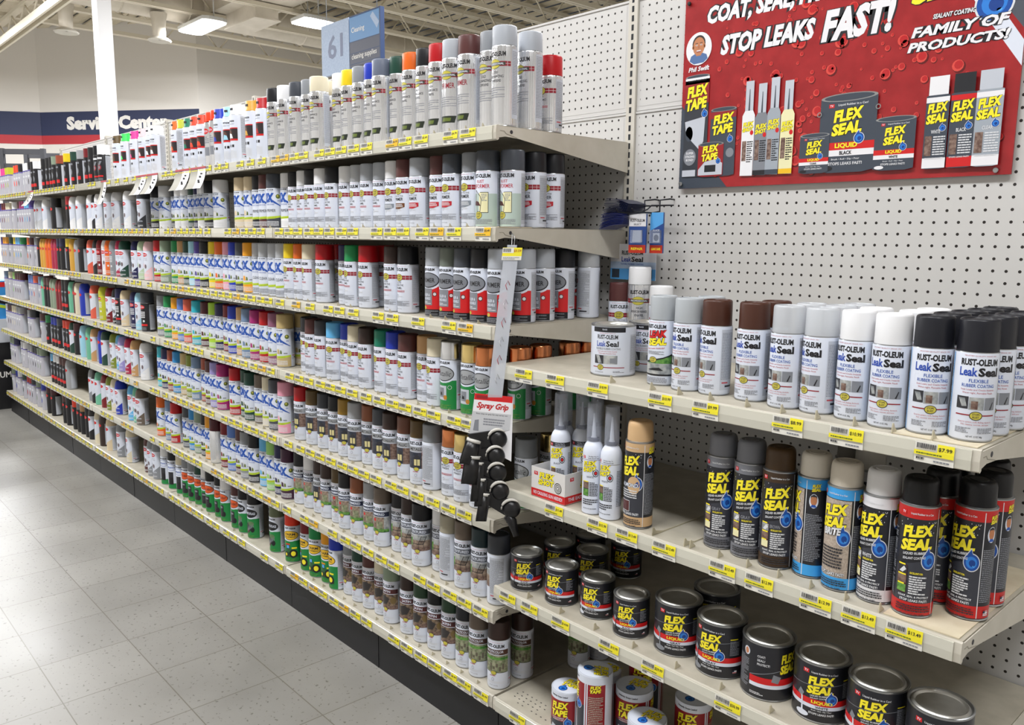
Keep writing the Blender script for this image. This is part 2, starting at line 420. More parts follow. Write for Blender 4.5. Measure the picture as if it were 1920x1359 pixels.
def art_krs():
    A = Art(); A.rect(0.042, 0.086, 0.01, 0.138, PALE); A.nl(); A.micro(0.044, 0.084, 0.02, 0.135, 26, GTXT, 3)
    A.ell(0, 0.127, 0.0195, 0.0098, RED); A.nl(); A.text('KRYLON', 0, 0.1236, 0.0068, 0.03, WHITE, 0.03); A.micro(-0.02, 0.02, 0.075, 0.11, 4, LTXT, 6, 0.55, 0.004, 0.012); A.ell(0.012, 0.055, 0.006, 0.006, LTXT, 12); A.micro(-0.024, 0.024, 0.012, 0.03, 3, LTXT, 7, 0.4); return A
def art_blk():
    A = Art(); A.rect(0.042, 0.086, 0.01, 0.14, PALE); A.nl(); A.micro(0.044, 0.084, 0.02, 0.135, 26, GTXT, 3)
    A.ell(0, 0.126, 0.02, 0.01, RED); A.nl(); A.text('KRYLON', 0, 0.1225, 0.007, 0.03, WHITE, 0.02)
    A.micro(-0.02, 0.02, 0.07, 0.105, 4, LTXT, 6, 0.6, 0.004, 0.012); A.rect(-0.03, 0.03, 0.03, 0.04, RED); A.ell(0.012, 0.055, 0.006, 0.006, LTXT, 12)
    A.micro(-0.024, 0.024, 0.008, 0.025, 3, GTXT, 7); return A
def art_eng():
    A = Art(); A.rect(0.042, 0.086, 0.01, 0.14, PALE); A.nl(); A.micro(0.044, 0.084, 0.02, 0.135, 26, GTXT, 3)
    A.rect(-0.024, 0.024, 0.122, 0.132, LTXT); A.poly([(-0.026, 0.05), (-0.012, 0.05), (0.022, 0.112), (0.008, 0.112)], GREYP)
    A.ell(0.004, 0.078, 0.014, 0.014, DKRED, 14); A.nl(); A.ell(0.004, 0.078, 0.008, 0.008, GREYP, 12); A.rect(-0.026, 0.026, 0.028, 0.036, RED); A.micro(-0.024, 0.024, 0.008, 0.022, 3, GTXT, 7); return A
def art_alum():
    A = Art(); A.ell(0, 0.15, 0.02, 0.012, RED); A.nl(); A.text('KRYLON', 0, 0.146, 0.008, 0.03, WHITE, 0.02); A.micro(-0.02, 0.02, 0.1, 0.13, 4, GTXT, 3); A.rect(-0.02, 0.02, 0.05, 0.085, GREYP); return A
def art_aut():
    A = Art(); back_panel(A, 0.02, 0.138); A.nl(); A.rect(-0.042, 0.042, 0.022, 0.088, RED); A.rect(-0.042, 0.042, 0.0, 0.022, BLACK); A.nl()
    A.ell(0, 0.104, 0.041, 0.026, WHITE); A.nl(); A.ell(0, 0.106, 0.036, 0.0225, BLACK); A.nl(); A.ell(-0.001, 0.1065, 0.034, 0.02, GREYP); A.nl()
    A.text('PRIMER', -0.001, 0.0995, 0.0125, 0.047, BLACK, 0.02); brand(A, 0.133, 0.0075, 0.044, False)
    A.rect(-0.024, 0.014, 0.034, 0.082, GREYP); A.nl(); A.text('FILLER &', -0.006, 0.06, 0.0075, 0.026, WHITE, 0.02); A.text('SANDABLE', -0.006, 0.0495, 0.0075, 0.03, WHITE, 0.02); A.micro(-0.02, 0.01, 0.037, 0.045, 2, LTXT, 4)
    A.ring(0.022, 0.066, 0.0065, 0.0065, 0.0018, DKTXT, 16); A.ell(0.022, 0.066, 0.0045, 0.0045, LTXT, 14); A.ell(-0.014, 0.026, 0.007, 0.005, OLY, 16); A.nl()
    A.micro(-0.032, 0.032, 0.006, 0.019, 3, GTXT, 5); return A
def art_met():
    A = Art(); back_panel(A, 0.03, 0.138); A.nl(); A.rect(-0.042, 0.042, 0.0, 0.088, GREEN); A.nl(); brand(A, 0.135, 0.0075, 0.044, False)
    A.ell(0, 0.106, 0.04, 0.026, WHITE); A.nl(); A.ell(0, 0.107, 0.035, 0.022, BLACK); A.nl(); A.ell(0, 0.107, 0.0325, 0.0195, SILP); A.nl()
    A.text('Metallic', 0, 0.1, 0.0145, 0.052, BLACK, 0.0, 0.4); A.rect(-0.024, 0.012, 0.03, 0.072, PALE); A.nl(); A.rect(-0.018, 0.004, 0.038, 0.066, GREYP); A.nl(); A.poly([(-0.014, 0.044), (-0.002, 0.044), (-0.004, 0.054), (-0.008, 0.051), (-0.012, 0.056)], BLACK)
    A.ell(0.008, 0.038, 0.006, 0.007, mat('fruit_print', 'B47A2A', 0.5), 14); A.ring(0.022, 0.068, 0.006, 0.006, 0.001, LTXT, 16); A.micro(-0.026, 0.026, 0.006, 0.018, 3, GRASS, 5); return A
def art_band(title, band, pic, extra, title2=None):
    A = Art(); back_panel(A, 0.012, 0.138); A.nl(); brand(A, 0.1255, 0.0105, 0.058)
    A.rect(-0.042, 0.042, 0.105, 0.1205, band); A.nl(); A.text(title, 0, 0.1085 if not title2 else 0.111, 0.0085 if not title2 else 0.0065, min(0.054, 0.0065*len(title)), WHITE if band is not SILP else BLACK, 0.02)
    if title2: A.text(title2, 0, 0.1065, 0.003, 0.03, LTXT)
    A.rect(-0.042, 0.042, 0.052, 0.103, pic); A.nl(); extra(A); A.nl()
    stops_oval(A, -0.002, 0.0505, 0.008, 0.0055, False); A.micro(-0.014, 0.016, 0.04, 0.044, 1, REDTXT, 4); A.nl()
    A.ring(-0.004, 0.031, 0.004, 0.005, 0.0008, GTXT, 14); A.micro(-0.028, 0.03, 0.019, 0.026, 3, LTXT, 6); A.text('NET WT 12 OZ (340g)', -0.002, 0.011, 0.0028, 0.026, DKTXT); return A
def ex_lantern(A):
    A.rect(0.014, 0.042, 0.052, 0.103, BRICK); A.nl(); y = mat('lantern_glow_print', 'CFC48C', 0.5)
    A.poly([(-0.012, 0.058), (0.012, 0.058), (0.012, 0.082), (0.006, 0.092), (0, 0.096), (-0.006, 0.092), (-0.012, 0.082)], DKTXT); A.nl(); A.rect(-0.0095, -0.0012, 0.062, 0.081, y); A.rect(0.0012, 0.0095, 0.062, 0.081, y)
def ex_garden(A):
    A.rect(-0.042, 0.042, 0.052, 0.064, GRASS); A.rect(-0.002, 0.02, 0.062, 0.088, MOSS); A.rect(-0.03, -0.018, 0.078, 0.098, SHED); A.rect(0.024, 0.042, 0.062, 0.103, SHED); A.nl()
    A.ell(-0.01, 0.093, 0.006, 0.005, RED, 12); A.rect(-0.016, -0.004, 0.064, 0.082, BRICK); A.rect(-0.042, 0.042, 0.0515, 0.053, NAVY)
def ex_chair(A):
    k = BLACK; A.rect(-0.042, 0.042, 0.086, 0.103, SHED); A.rect(-0.042, 0.042, 0.052, 0.066, BRICK); A.nl()
    def ln(p, q, t=0.0012):
        d = hypot(q[0]-p[0], q[1]-p[1]); n = (-(q[1]-p[1])/d*t/2, (q[0]-p[0])/d*t/2)
        A.poly([(p[0]+n[0], p[1]+n[1]), (q[0]+n[0], q[1]+n[1]), (q[0]-n[0], q[1]-n[1]), (p[0]-n[0], p[1]-n[1])], k)
    for i in range(5): ln((0.002+i*0.0035, 0.074), (0.012+i*0.0035, 0.098), 0.0008)
    for i in range(4): ln((0.003+i*0.0025, 0.077+i*0.0062), (0.017+i*0.0025, 0.077+i*0.0062), 0.0008)
    ln((0.001, 0.073), (0.012, 0.1), 0.0016); ln((0.017, 0.073), (0.028, 0.1), 0.0016); ln((-0.018, 0.074), (0.018, 0.073), 0.002); ln((-0.018, 0.074), (-0.02, 0.056)); ln((0.001, 0.073), (0.003, 0.056)); ln((0.017, 0.073), (0.021, 0.056)); ln((0.0, 0.082), (0.026, 0.082))
    A.poly([(-0.034, 0.066), (-0.022, 0.066), (-0.02, 0.094), (-0.032, 0.09)], GRASS)
def ex_autumn(A):
    A.poly([(-0.042, 0.052), (0.042, 0.052), (0.042, 0.066), (-0.042, 0.06)], BRICK); A.poly([(-0.03, 0.074), (-0.014, 0.064), (0.004, 0.07), (0.014, 0.088), (-0.006, 0.098), (-0.024, 0.092)], mat('planter_print', '2E2A2A', 0.4)); A.nl()
    A.ell(0.026, 0.082, 0.01, 0.012, mat('shrub_print', '6E5A34', 0.5), 14); A.rect(-0.042, 0.042, 0.0515, 0.053, MAROON)
def ex_stone(A):
    for i in range(9): A.rect(-0.04+i*0.009, -0.034+i*0.009, 0.056+(i % 3)*0.006, 0.07+(i % 2)*0.009, mat('twig_print', '5E5648', 0.5))
    A.rect(-0.042, 0.042, 0.09, 0.098, GRASS); A.rect(-0.042, 0.042, 0.0515, 0.053, DKTXT)
def art_oval(title, oval, frame, body, tcol, pic, title2=None, top='RUST-OLEUM'):
    A = Art(); back_panel(A, 0.012, 0.138); A.nl(); A.rect(-0.042, 0.042, 0.0, 0.088, body); A.nl(); brand(A, 0.135, 0.0075, 0.044, False)
    A.ell(0, 0.109, 0.039, 0.0235, WHITE); A.nl(); A.ell(0, 0.11, 0.034, 0.019, frame); A.nl(); A.ell(0, 0.11, 0.0315, 0.017, oval); A.nl()
    if title2: A.text(title, 0, 0.1095, 0.0095, 0.04, tcol, 0.03); A.text(title2, 0, 0.1, 0.0065, 0.044, tcol, 0.02)
    else: A.text(title, 0, 0.1045, 0.011, 0.053, tcol, 0.02)
    A.nl(); pic(A); A.nl(); A.micro(-0.026, 0.026, 0.006, 0.016, 2, GRASS, 5); return A
def pic_camo(A):
    for i, (x, z, a, b) in enumerate(((-0.008, 0.05, 0.016, 0.02), (0.006, 0.066, 0.014, 0.01), (-0.012, 0.034, 0.012, 0.01), (0.012, 0.04, 0.01, 0.012))):
        A.ell(x, z, a, b, (DKTXT, mat('leaf_print', '5E7A50', 0.5), MAROON, BLACK)[i], 9)
        A.nl()
    for i in range(6): A.poly([(-0.016+i*0.006, 0.034+i*0.004), (-0.012+i*0.006, 0.03+i*0.004), (-0.004+i*0.004, 0.06+i*0.002)], GREYP)
def pic_tractor(A):
    A.poly([(-0.026, 0.022), (0.028, 0.022), (0.028, 0.04), (-0.026, 0.044)], mat('field_print', '2C4A24', 0.5)); A.nl()
    A.rect(-0.018, 0.006, 0.044, 0.056, mat('tractor_green_print', '2E5E3A', 0.4)); A.rect(-0.018, -0.002, 0.056, 0.074, BLACK); A.nl(); A.rect(-0.016, -0.004, 0.058, 0.07, LBLUE); A.rect(-0.02, 0.0, 0.072, 0.077, TINT)
    A.ell(0.012, 0.036, 0.016, 0.017, BLACK); A.ell(-0.018, 0.032, 0.01, 0.011, BLACK); A.nl(); A.ell(0.012, 0.036, 0.009, 0.01, YEL); A.ell(-0.018, 0.032, 0.005, 0.006, YEL); A.rect(0.006, 0.026, 0.056, 0.062, YEL)
def pic_grill(A):
    A.rect(-0.018, 0.012, 0.024, 0.076, BLACK); A.nl(); A.rect(-0.014, 0.008, 0.04, 0.056, DKTXT); A.ell(0.014, 0.036, 0.008, 0.012, BLACK, 14); A.rect(-0.012, 0.006, 0.062, 0.07, GREYP)
def art_spg():
    A = Art(); back_panel(A, 0.03, 0.138); A.nl(); A.rect(-0.042, 0.042, 0.0, 0.03, GREEN); A.nl(); brand(A, 0.132, 0.0075, 0.044, False); A.ring(0, 0.112, 0.034, 0.016, 0.0016, BLUE); A.text('APPLIANCE', 0, 0.107, 0.009, 0.046, BLUE, 0.02)
    A.rect(-0.016, 0.014, 0.024, 0.088, BLACK); A.nl(); A.rect(-0.013, 0.011, 0.06, 0.084, DKTXT); return A
def art_ref():
    A = Art(); A.rect(-0.05, 0.05, 0.0, 0.088, REFG); A.rect(0.05, 0.09, 0.01, 0.14, PALE); A.nl(); A.micro(0.052, 0.088, 0.02, 0.13, 30, GTXT, 4)
    brand(A, 0.1285, 0.0105, 0.058); A.text('RUST', 0, 0.1155, 0.008, 0.024, REDTXT, 0.02); A.text('REFORMER', 0, 0.102, 0.0105, 0.054, mat('reformer_red_print', 'B03040', 0.4), 0.01)
    A.rect(0.0, 0.024, 0.038, 0.092, DKTXT); A.nl(); A.rect(-0.003, 0.0225, 0.0395, 0.0905, CREAMP); A.nl(); A.micro(0.004, 0.02, 0.068, 0.088, 5, GTXT, 5)
    for p, q in (((-0.018, 0.098), (-0.012, 0.06)), ((-0.018, 0.098), (0.0, 0.082)), ((0.0, 0.082), (0.004, 0.072)), ((0.004, 0.072), (0.0, 0.04)), ((-0.012, 0.06), (-0.012, 0.04)), ((-0.026, 0.09), (-0.022, 0.066))):
        d = hypot(q[0]-p[0], q[1]-p[1]); n = (-(q[1]-p[1])/d*0.0009, (q[0]-p[0])/d*0.0009)
        A.poly([(p[0]+n[0], p[1]+n[1]), (q[0]+n[0], q[1]+n[1]), (q[0]-n[0], q[1]-n[1]), (p[0]-n[0], p[1]-n[1])], DKTXT)
    A.poly([(-0.026, 0.058), (0.002, 0.056), (-0.004, 0.066), (-0.014, 0.07), (-0.024, 0.065)], MAROON); stops_oval(A, -0.006, 0.032, 0.0115, 0.009)
    A.micro(-0.028, 0.034, 0.008, 0.022, 5, GTXT, 6); return A
def art_lks(tall=False):
    A = Art(); back_panel(A, 0.012, 0.14); A.rect(-0.05, -0.046, 0.0, 0.147, LBLUE); brand(A, 0.126, 0.0112, 0.058)
    A.text('Leak', -0.0305, 0.1085, 0.0145, 0.0275, mat('leak_blue_print', '2448A8', 0.4), 0.03, align='l'); A.text('Seal', -0.002, 0.1085, 0.0145, 0.033, BLACK, 0.045, align='l')
    A.text('FLEXIBLE', 0, 0.0985, 0.0055, 0.029, BLUE, 0.01); A.text('RUBBER COATING', 0, 0.0905, 0.0055, 0.05, BLUE, 0.01)
    A.text('Seals Leaks and Cracks Instantly', 0, 0.0845, 0.0036, 0.052, REDTXT, 0.0); A.text('Water-tight, Paintable Finish', 0, 0.0792, 0.0036, 0.046, REDTXT, 0.0)
    A.rect(-0.031, -0.0125, 0.0545, 0.075, DKTXT); A.rect(-0.0115, 0.0105, 0.0535, 0.074, SHED); A.rect(0.0115, 0.031, 0.0535, 0.074, GREYP); A.nl()
    A.poly([(-0.028, 0.072), (-0.018, 0.072), (-0.0145, 0.059), (-0.022, 0.058)], SHED); A.rect(-0.0085, 0.0015, 0.0545, 0.068, BRICK); A.poly([(0.02, 0.0545), (0.023, 0.0545), (0.027, 0.066), (0.0255, 0.067)], BLACK)
    A.rect(-0.031, 0.031, 0.0435, 0.0455, DKRED); stops_oval(A, 0, 0.0437, 0.0085, 0.0062)
    A.text('Great for gutters, roofs, flashing, ductwork,', 0, 0.0315, 0.0032, 0.052, REDTXT); A.text('PVC, masonry, concrete, and more', 0, 0.027, 0.0032, 0.042, REDTXT)
    A.micro(-0.03, -0.006, 0.014, 0.024, 4, GTXT, 5); A.micro(0.004, 0.03, 0.014, 0.024, 4, GTXT, 6); A.text('NET WT. 12 OZ. 340g', 0, 0.0065, 0.0038, 0.024, DKTXT, 0.01); return A
def art_lk2():
    A = Art(); back_panel(A, 0.012, 0.14); brand(A, 0.1285, 0.009, 0.05)
    A.text('LEAK', 0.004, 0.108, 0.0165, 0.046, RED, 0.05, 0.15, 0.08, out=BLACK); A.nl(); A.text('SEAL', 0.004, 0.0905, 0.0165, 0.046, YEL, 0.05, 0.15, 0.08, out=BLACK); A.nl()
    A.text('Stops Leaks Instantly!', 0, 0.0815, 0.004, 0.046, REDTXT, 0.02, slope=0.08); A.micro(-0.02, 0.022, 0.07, 0.078, 3, GTXT, 5)
    A.poly([(-0.042, 0.022), (0.042, 0.022), (0.042, 0.072), (0.02, 0.064), (-0.042, 0.05)], BLACK); A.nl(); A.poly([(-0.02, 0.05), (0.04, 0.05), (0.04, 0.068), (0.02, 0.061)], GRASS); A.rect(-0.042, 0.042, 0.026, 0.05, SHED); A.nl()
    A.poly([(-0.02, 0.034), (0.022, 0.034), (0.012, 0.041), (-0.004, 0.039)], BLACK); stops_oval(A, -0.004, 0.058, 0.009, 0.006); A.micro(-0.03, 0.03, 0.006, 0.019, 4, GTXT, 8); return A
def drop(A, cx, cz, r, t=None):
    A.nl(); A.poly([(cx + r*1.12*cos(a), cz + r*1.12*sin(a)) for a in [pi*0.75 + 2*pi*0.86*i/20 for i in range(21)]] + [(cx - r*0.1, cz + r*1.75)], LTXT)
    A.nl(); A.poly([(cx + r*cos(a), cz + r*sin(a)) for a in [pi*0.75 + 2*pi*0.86*i/20 for i in range(21)]] + [(cx - r*0.1, cz + r*1.55)], mat('drop_blue_print', '124A9C', 0.35)); A.nl()
    A.ell(cx, cz, r*0.72, r*0.72, mat('drop_mid_print', '2A7AD0', 0.35), 18); A.nl(); A.ell(cx + r*0.1, cz - r*0.08, r*0.42, r*0.42, mat('drop_deep_print', '0E3C88', 0.35), 14); A.ell(cx + r*0.3, cz - r*0.42, r*0.16, r*0.1, LBLUE, 10)
def tv(A, x, z, h):
    A.rect(x-h*0.75, x+h*0.75, z, z+h, RED); A.nl(); A.text('TV', x, z+h*0.2, h*0.6, h*0.95, WHITE, 0.02)
def flex_seal(A, cx, z, h, w, sl=0.12, words=('FLEX', 'SEAL')):
    A.nl(); A.text(words[0], cx+w*0.02, z+h*1.12, h*0.98, w, YEL, 0.055, 0.12, sl, out=BLACK); A.nl(); A.text(words[1], cx-w*0.02, z, h*0.98, w*1.02, YEL, 0.055, 0.12, sl, out=BLACK); A.nl()
def art_fls(kind='red'):
    A = Art(); body = CONC if kind == 'brite' else mat('flex_dark_print', '1E1F26', 0.38)
    A.rect(-0.1036, 0.1036, 0.0, 0.021, TINT); A.nl()
    if kind == 'brite': A.rect(-0.03, 0.031, 0.021, 0.136, CONC)
    else: A.poly([(-0.0345, 0.021), (0.0345, 0.021), (0.0345, 0.086), (-0.0345, 0.07)], mat('flex_slate_print', '34363F', 0.38))
    A.nl(); A.rect(0.0345, 0.036, 0.0, 0.15, LTXT); A.micro(0.0375, 0.068, 0.026, 0.1, 28, GTXT, 3); A.ell(0.05, 0.12, 0.0085, 0.011, WHITE, 18); A.nl()
    A.ell(0.05, 0.121, 0.006, 0.008, SKIN, 14); A.nl(); A.poly([(0.0438, 0.123), (0.0445, 0.128), (0.05, 0.1305), (0.0555, 0.128), (0.0562, 0.123), (0.054, 0.1265), (0.046, 0.1265)], DKTXT); A.poly([(0.044, 0.1105), (0.056, 0.1105), (0.053, 0.1145), (0.047, 0.1145)], BLUE)
    flex_seal(A, 0.054, 0.135, 0.0052, 0.016); A.micro(-0.068, -0.038, 0.026, 0.12, 34, GTXT, 9)
    tv(A, -0.0265, 0.141, 0.006); A.text('Liquid Rubber in a Can', 0.004, 0.142, 0.0035, 0.036, LTXT, 0.02)
    rnd = random.Random(4)
    for i in range(26): x = rnd.uniform(-0.033, 0.033); z = rnd.uniform(0.118, 0.136); A.ell(x, z, 0.0006, 0.0009, LTXT, 6)
    flex_seal(A, -0.001, 0.094, 0.0165, 0.05)
    drop(A, 0.02, 0.081, 0.0115)
    if kind == 'brite': A.text('BRITE', -0.002, 0.083, 0.011, 0.036, LTXT, 0.05, 0.2, 0.1, out=BLACK); A.micro(-0.022, 0.02, 0.034, 0.066, 7, DKTXT, 6); A.text('STOPS LEAKS FAST!', 0, 0.0235, 0.005, 0.05, LTXT, 0.03, out=BLACK)
    elif kind == 'almond': A.ell(0.012, 0.078, 0.015, 0.016, TINT); A.nl(); A.text('ALMOND', 0, 0.074, 0.0075, 0.044, WHITE, 0.03, 0.2, out=BLACK); A.micro(-0.026, 0.02, 0.054, 0.07, 4, LTXT, 6); A.rect(-0.022, 0.004, 0.03, 0.05, LTXT); A.nl(); A.rect(-0.021, 0.003, 0.031, 0.049, MAROON); A.text('STOPS LEAKS FAST!', 0, 0.024, 0.0045, 0.05, LTXT, 0.03)
    else:
        A.text('LIQUID RUBBER', -0.004, 0.0875, 0.0042, 0.036, LTXT, 0.03, 0.1, 0.12); A.text('SEALANT COATING', -0.004, 0.0815, 0.0036, 0.036, LTXT, 0.02, 0.1, 0.12)
        A.rect(-0.029, -0.0125, 0.033, 0.072, MAROON); A.nl(); A.rect(-0.0285, -0.013, 0.06, 0.071, SHED if kind != 'red' else DKTXT); A.rect(-0.0285, -0.013, 0.047, 0.0575, BRICK); A.rect(-0.0285, -0.013, 0.034, 0.0445, GRASS if kind == 'red' else CREAMP); A.nl(); A.poly([(-0.026, 0.062), (-0.018, 0.07), (-0.014, 0.066), (-0.02, 0.061)], LTXT)
        A.rect(-0.028, -0.016, 0.0715, 0.0735, YEL); A.rect(-0.028, -0.014, 0.0575, 0.0595, YEL); A.rect(-0.028, -0.016, 0.0445, 0.0465, YEL)
        if kind in ('white', 'gray', 'brown'): A.text(kind.upper(), -0.001, 0.0655, 0.0055, 0.019, LTXT if kind == 'white' else GTXT, 0.02)
        A.text('EXCELLENT FOR:', 0.002, 0.061, 0.0028, 0.02, YEL, 0.03); A.micro(-0.0085, 0.018, 0.0325, 0.059, 8, LTXT, 7, 0.62, 0.004, 0.009)
        A.text('COAT, SEAL & PROTECT', 0, 0.0275, 0.0034, 0.05, LTXT, 0.03); A.text('STOP LEAKS FAST!', 0, 0.0225, 0.0036, 0.044, LTXT, 0.03)
    A.micro(-0.028, 0.03, 0.008, 0.018, 3, DKTXT, 8); A.text('NET WT. 14 OZ. (396 GRAMS)', 0, 0.003, 0.0032, 0.04, DKTXT, 0.02)
    if kind == 'red':
        A.rect(0.046, 0.056, 0.008, 0.015, LTXT); A.nl(); A.rect(0.046, 0.05, 0.0115, 0.015, NAVY); A.rect(0.05, 0.056, 0.0135, 0.0143, RED); A.rect(0.046, 0.056, 0.0095, 0.0103, RED); A.ring(0.062, 0.0115, 0.0035, 0.004, 0.001, LTXT, 3)
    return A
def art_liq(name, r=0.054, k=1.0, side=False):
    A = Art(); S = r/0.054; q = k
    if side:
        A.rect(-0.06*S, -0.02*S, 0.004*q, 0.112*q, mat('flex_dark_print', '1E1F26', 0.38)); A.nl(); A.micro(-0.056*S, -0.024*S, 0.02*q, 0.085*q, 18, GTXT, 4); A.ell(-0.03*S, 0.097*q, 0.008*S, 0.009*q, WHITE, 18); A.nl(); A.ell(-0.03*S, 0.097*q, 0.005*S, 0.007*q, SKIN, 14)
        A.text('COAT!', -0.004*S, 0.092*q, 0.005*q, 0.016*S, LTXT, 0.02, align='l'); A.text('SEAL!', -0.004*S, 0.0835*q, 0.005*q, 0.016*S, LTXT, 0.02, align='l'); A.text('PROTECT!', -0.004*S, 0.075*q, 0.005*q, 0.026*S, LTXT, 0.02, align='l')
        A.poly([(-0.02*S, 0.05*q), (0.09*S, 0.08*q), (0.09*S, 0.0815*q), (-0.02*S, 0.0515*q)], GREYP); A.rect(-0.02*S, 0.1*S, 0.036*q, 0.05*q, RED); A.rect(-0.02*S, 0.1*S, 0.028*q, 0.036*q, WHITE); A.nl(); A.poly([(0.026*S, 0.044*q), (0.04*S, 0.04*q), (0.046*S, 0.054*q), (0.03*S, 0.06*q)], GREYP)
        flex_seal(A, 0.062*S, 0.062*q, 0.02*q, 0.036*S); A.micro(-0.018*S, 0.02*S, 0.01*q, 0.016*q, 2, LTXT, 4); return A
    A.poly([(-0.075*S, 0.07*q), (0.075*S, 0.086*q), (0.075*S, 0.087*q), (-0.075*S, 0.071*q)], GREYP)
    A.rect(-0.075*S, 0.075*S, 0.037*q, 0.049*q, RED); A.rect(-0.075*S, 0.075*S, 0.0295*q, 0.037*q, WHITE); A.nl()
    tv(A, -0.03*S, 0.1*q, 0.008*q); A.text('Liquid Rubber in a Can!', 0.006*S, 0.101*q, 0.005*q, 0.05*S, LTXT, 0.02)
    flex_seal(A, 0.0, 0.0605*q, 0.0175*q, 0.05*S, 0.1)
    A.text('LIQUID RUBBER', -0.002*S, 0.0555*q, 0.0035*q, 0.034*S, LTXT, 0.03, 0.1, 0.1); A.text('SEALANT COATING', -0.002*S, 0.051*q, 0.003*q, 0.034*S, LTXT, 0.02, 0.1, 0.1)
    drop(A, 0.022*S, 0.052*q, 0.0105*S); A.text('LIQUID', 0.004*S, 0.0395*q, 0.0075*q, 0.04*S, YEL, 0.04, 0.0); A.text(name, 0.004*S, 0.031*q, 0.005*q, 0.024*S, BLACK, 0.02)
    A.text('Brush \u2022 Roll \u2022 Dip \u2022 Pour', 0.004*S, 0.0245*q, 0.0035*q, 0.038*S, LTXT, 0.02); A.text('STOPS LEAKS FAST!', 0.004*S, 0.0175*q, 0.0045*q, 0.048*S, LTXT, 0.03)
    A.poly([(-0.046*S, 0.052*q), (-0.036*S, 0.046*q), (-0.031*S, 0.056*q), (-0.04*S, 0.064*q)], GREYP); A.ell(-0.034*S, 0.014*q, 0.014*S, 0.006*q, WHITE if name == 'WHITE' else (GREYP if name == 'GRAY' else BLACK), 18); A.nl()
    A.poly([(-0.037*S, 0.05*q), (-0.034*S, 0.048*q), (-0.032*S, 0.016*q), (-0.036*S, 0.016*q)], WHITE if name == 'WHITE' else (GREYP if name == 'GRAY' else BLACK))
    A.rect(0.044*S, 0.062*S, 0.09*q, 0.092*q, YEL); A.micro(0.044*S, 0.066*S, 0.054*q, 0.088*q, 10, GTXT, 4); A.rect(0.052*S, 0.062*S, 0.014*q, 0.02*q, LTXT); A.nl(); A.rect(0.052*S, 0.056*S, 0.017*q, 0.02*q, NAVY); A.rect(0.052*S, 0.062*S, 0.0145*q, 0.016*q, RED); return A
def art_quart():
    A = Art(); A.rect(-0.04, 0.045, 0.106, 0.118, BLACK); A.nl(); A.text('BLACK', -0.006, 0.1105, 0.0035, 0.012, WHITE, 0.02); A.text('TRUSTED QUALITY SINCE 1921', 0, 0.102, 0.0025, 0.04, REDTXT)
    A.text('RUST-OLEUM', 0, 0.0895, 0.0105, 0.052, BLACK, 0.03); A.text('Leak', -0.0275, 0.0715, 0.0135, 0.0245, mat('leak_blue_print', '2448A8', 0.4), 0.02, align='l'); A.text('Seal', -0.002, 0.0715, 0.0135, 0.03, BLACK, 0.03, align='l')
    A.text('FLEXIBLE RUBBER COATING', 0.002, 0.064, 0.005, 0.062, GTXT, 0.02); A.text('Seals Leaks and Cracks Instantly', 0, 0.058, 0.0035, 0.05, REDTXT); A.text('Water-tight, Paintable Finish', 0, 0.053, 0.0035, 0.044, REDTXT)
    A.rect(-0.034, -0.008, 0.03, 0.0505, DKTXT); A.rect(-0.008, 0.026, 0.03, 0.0505, SHED); A.nl(); A.poly([(-0.03, 0.05), (-0.02, 0.05), (-0.012, 0.032), (-0.022, 0.031)], SHED); A.rect(0.008, 0.026, 0.032, 0.044, GREYP)
    A.rect(-0.04, 0.044, 0.0205, 0.0225, DKRED); stops_oval(A, -0.016, 0.0215, 0.0075, 0.006); A.text('NET 29 FL OZ (0.9 QT)', -0.02, 0.0075, 0.0035, 0.024, DKTXT); A.micro(0.016, 0.044, 0.009, 0.014, 2, GTXT, 4)
    A.rect(0.06, 0.1, 0.01, 0.1, PALE); A.nl(); A.micro(0.062, 0.098, 0.014, 0.096, 26, GTXT, 4); return A
def art_tape(r, h):
    A = Art(); S = r/0.045; A.rect(-0.5*pi*r*1.5, 0.5*pi*r*1.5, 0.0, h-0.02, mat('tape_red_print', '8E1A22', 0.4)); A.nl()
    A.rect(0.05*S, 0.0535*S, 0.0, h-0.018, WHITE); A.rect(0.056*S, 0.0595*S, 0.0, h-0.018, WHITE); A.rect(-0.034*S, 0.05*S, 0.0, max(0.01, h-0.078), mat('flex_slate_print', '34363F', 0.38)); A.nl()
    A.text('Instantly Stops Leaks!', 0.004*S, h-0.013, 0.006, 0.05*S, DKTXT, 0.03); flex_seal(A, 0.004*S, h-0.066, 0.019, 0.052*S, 0.1, ('FLEX', 'TAPE')); A.text('STRONG RUBBERIZED', 0, h-0.072, 0.0036, 0.04*S, LTXT, 0.02, 0.1, 0.1); A.text('WATERPROOF TAPE', 0, h-0.077, 0.0036, 0.036*S, LTXT, 0.02, 0.1, 0.1)
    drop(A, 0.03*S, h-0.08, 0.011*S); A.poly([(-0.026*S, 0.002), (0.024*S, 0.002), (0.02*S, max(0.006, h-0.1)), (-0.02*S, max(0.008, h-0.09))], PALE); flex_seal(A, 0.08*S, h-0.04, 0.009, 0.028*S, 0.1, ('FLEX', 'TAPE')); A.micro(0.062*S, 0.1*S, 0.006, h-0.05, max(4, int((h-0.05)/0.005)), CONC, 6); return A
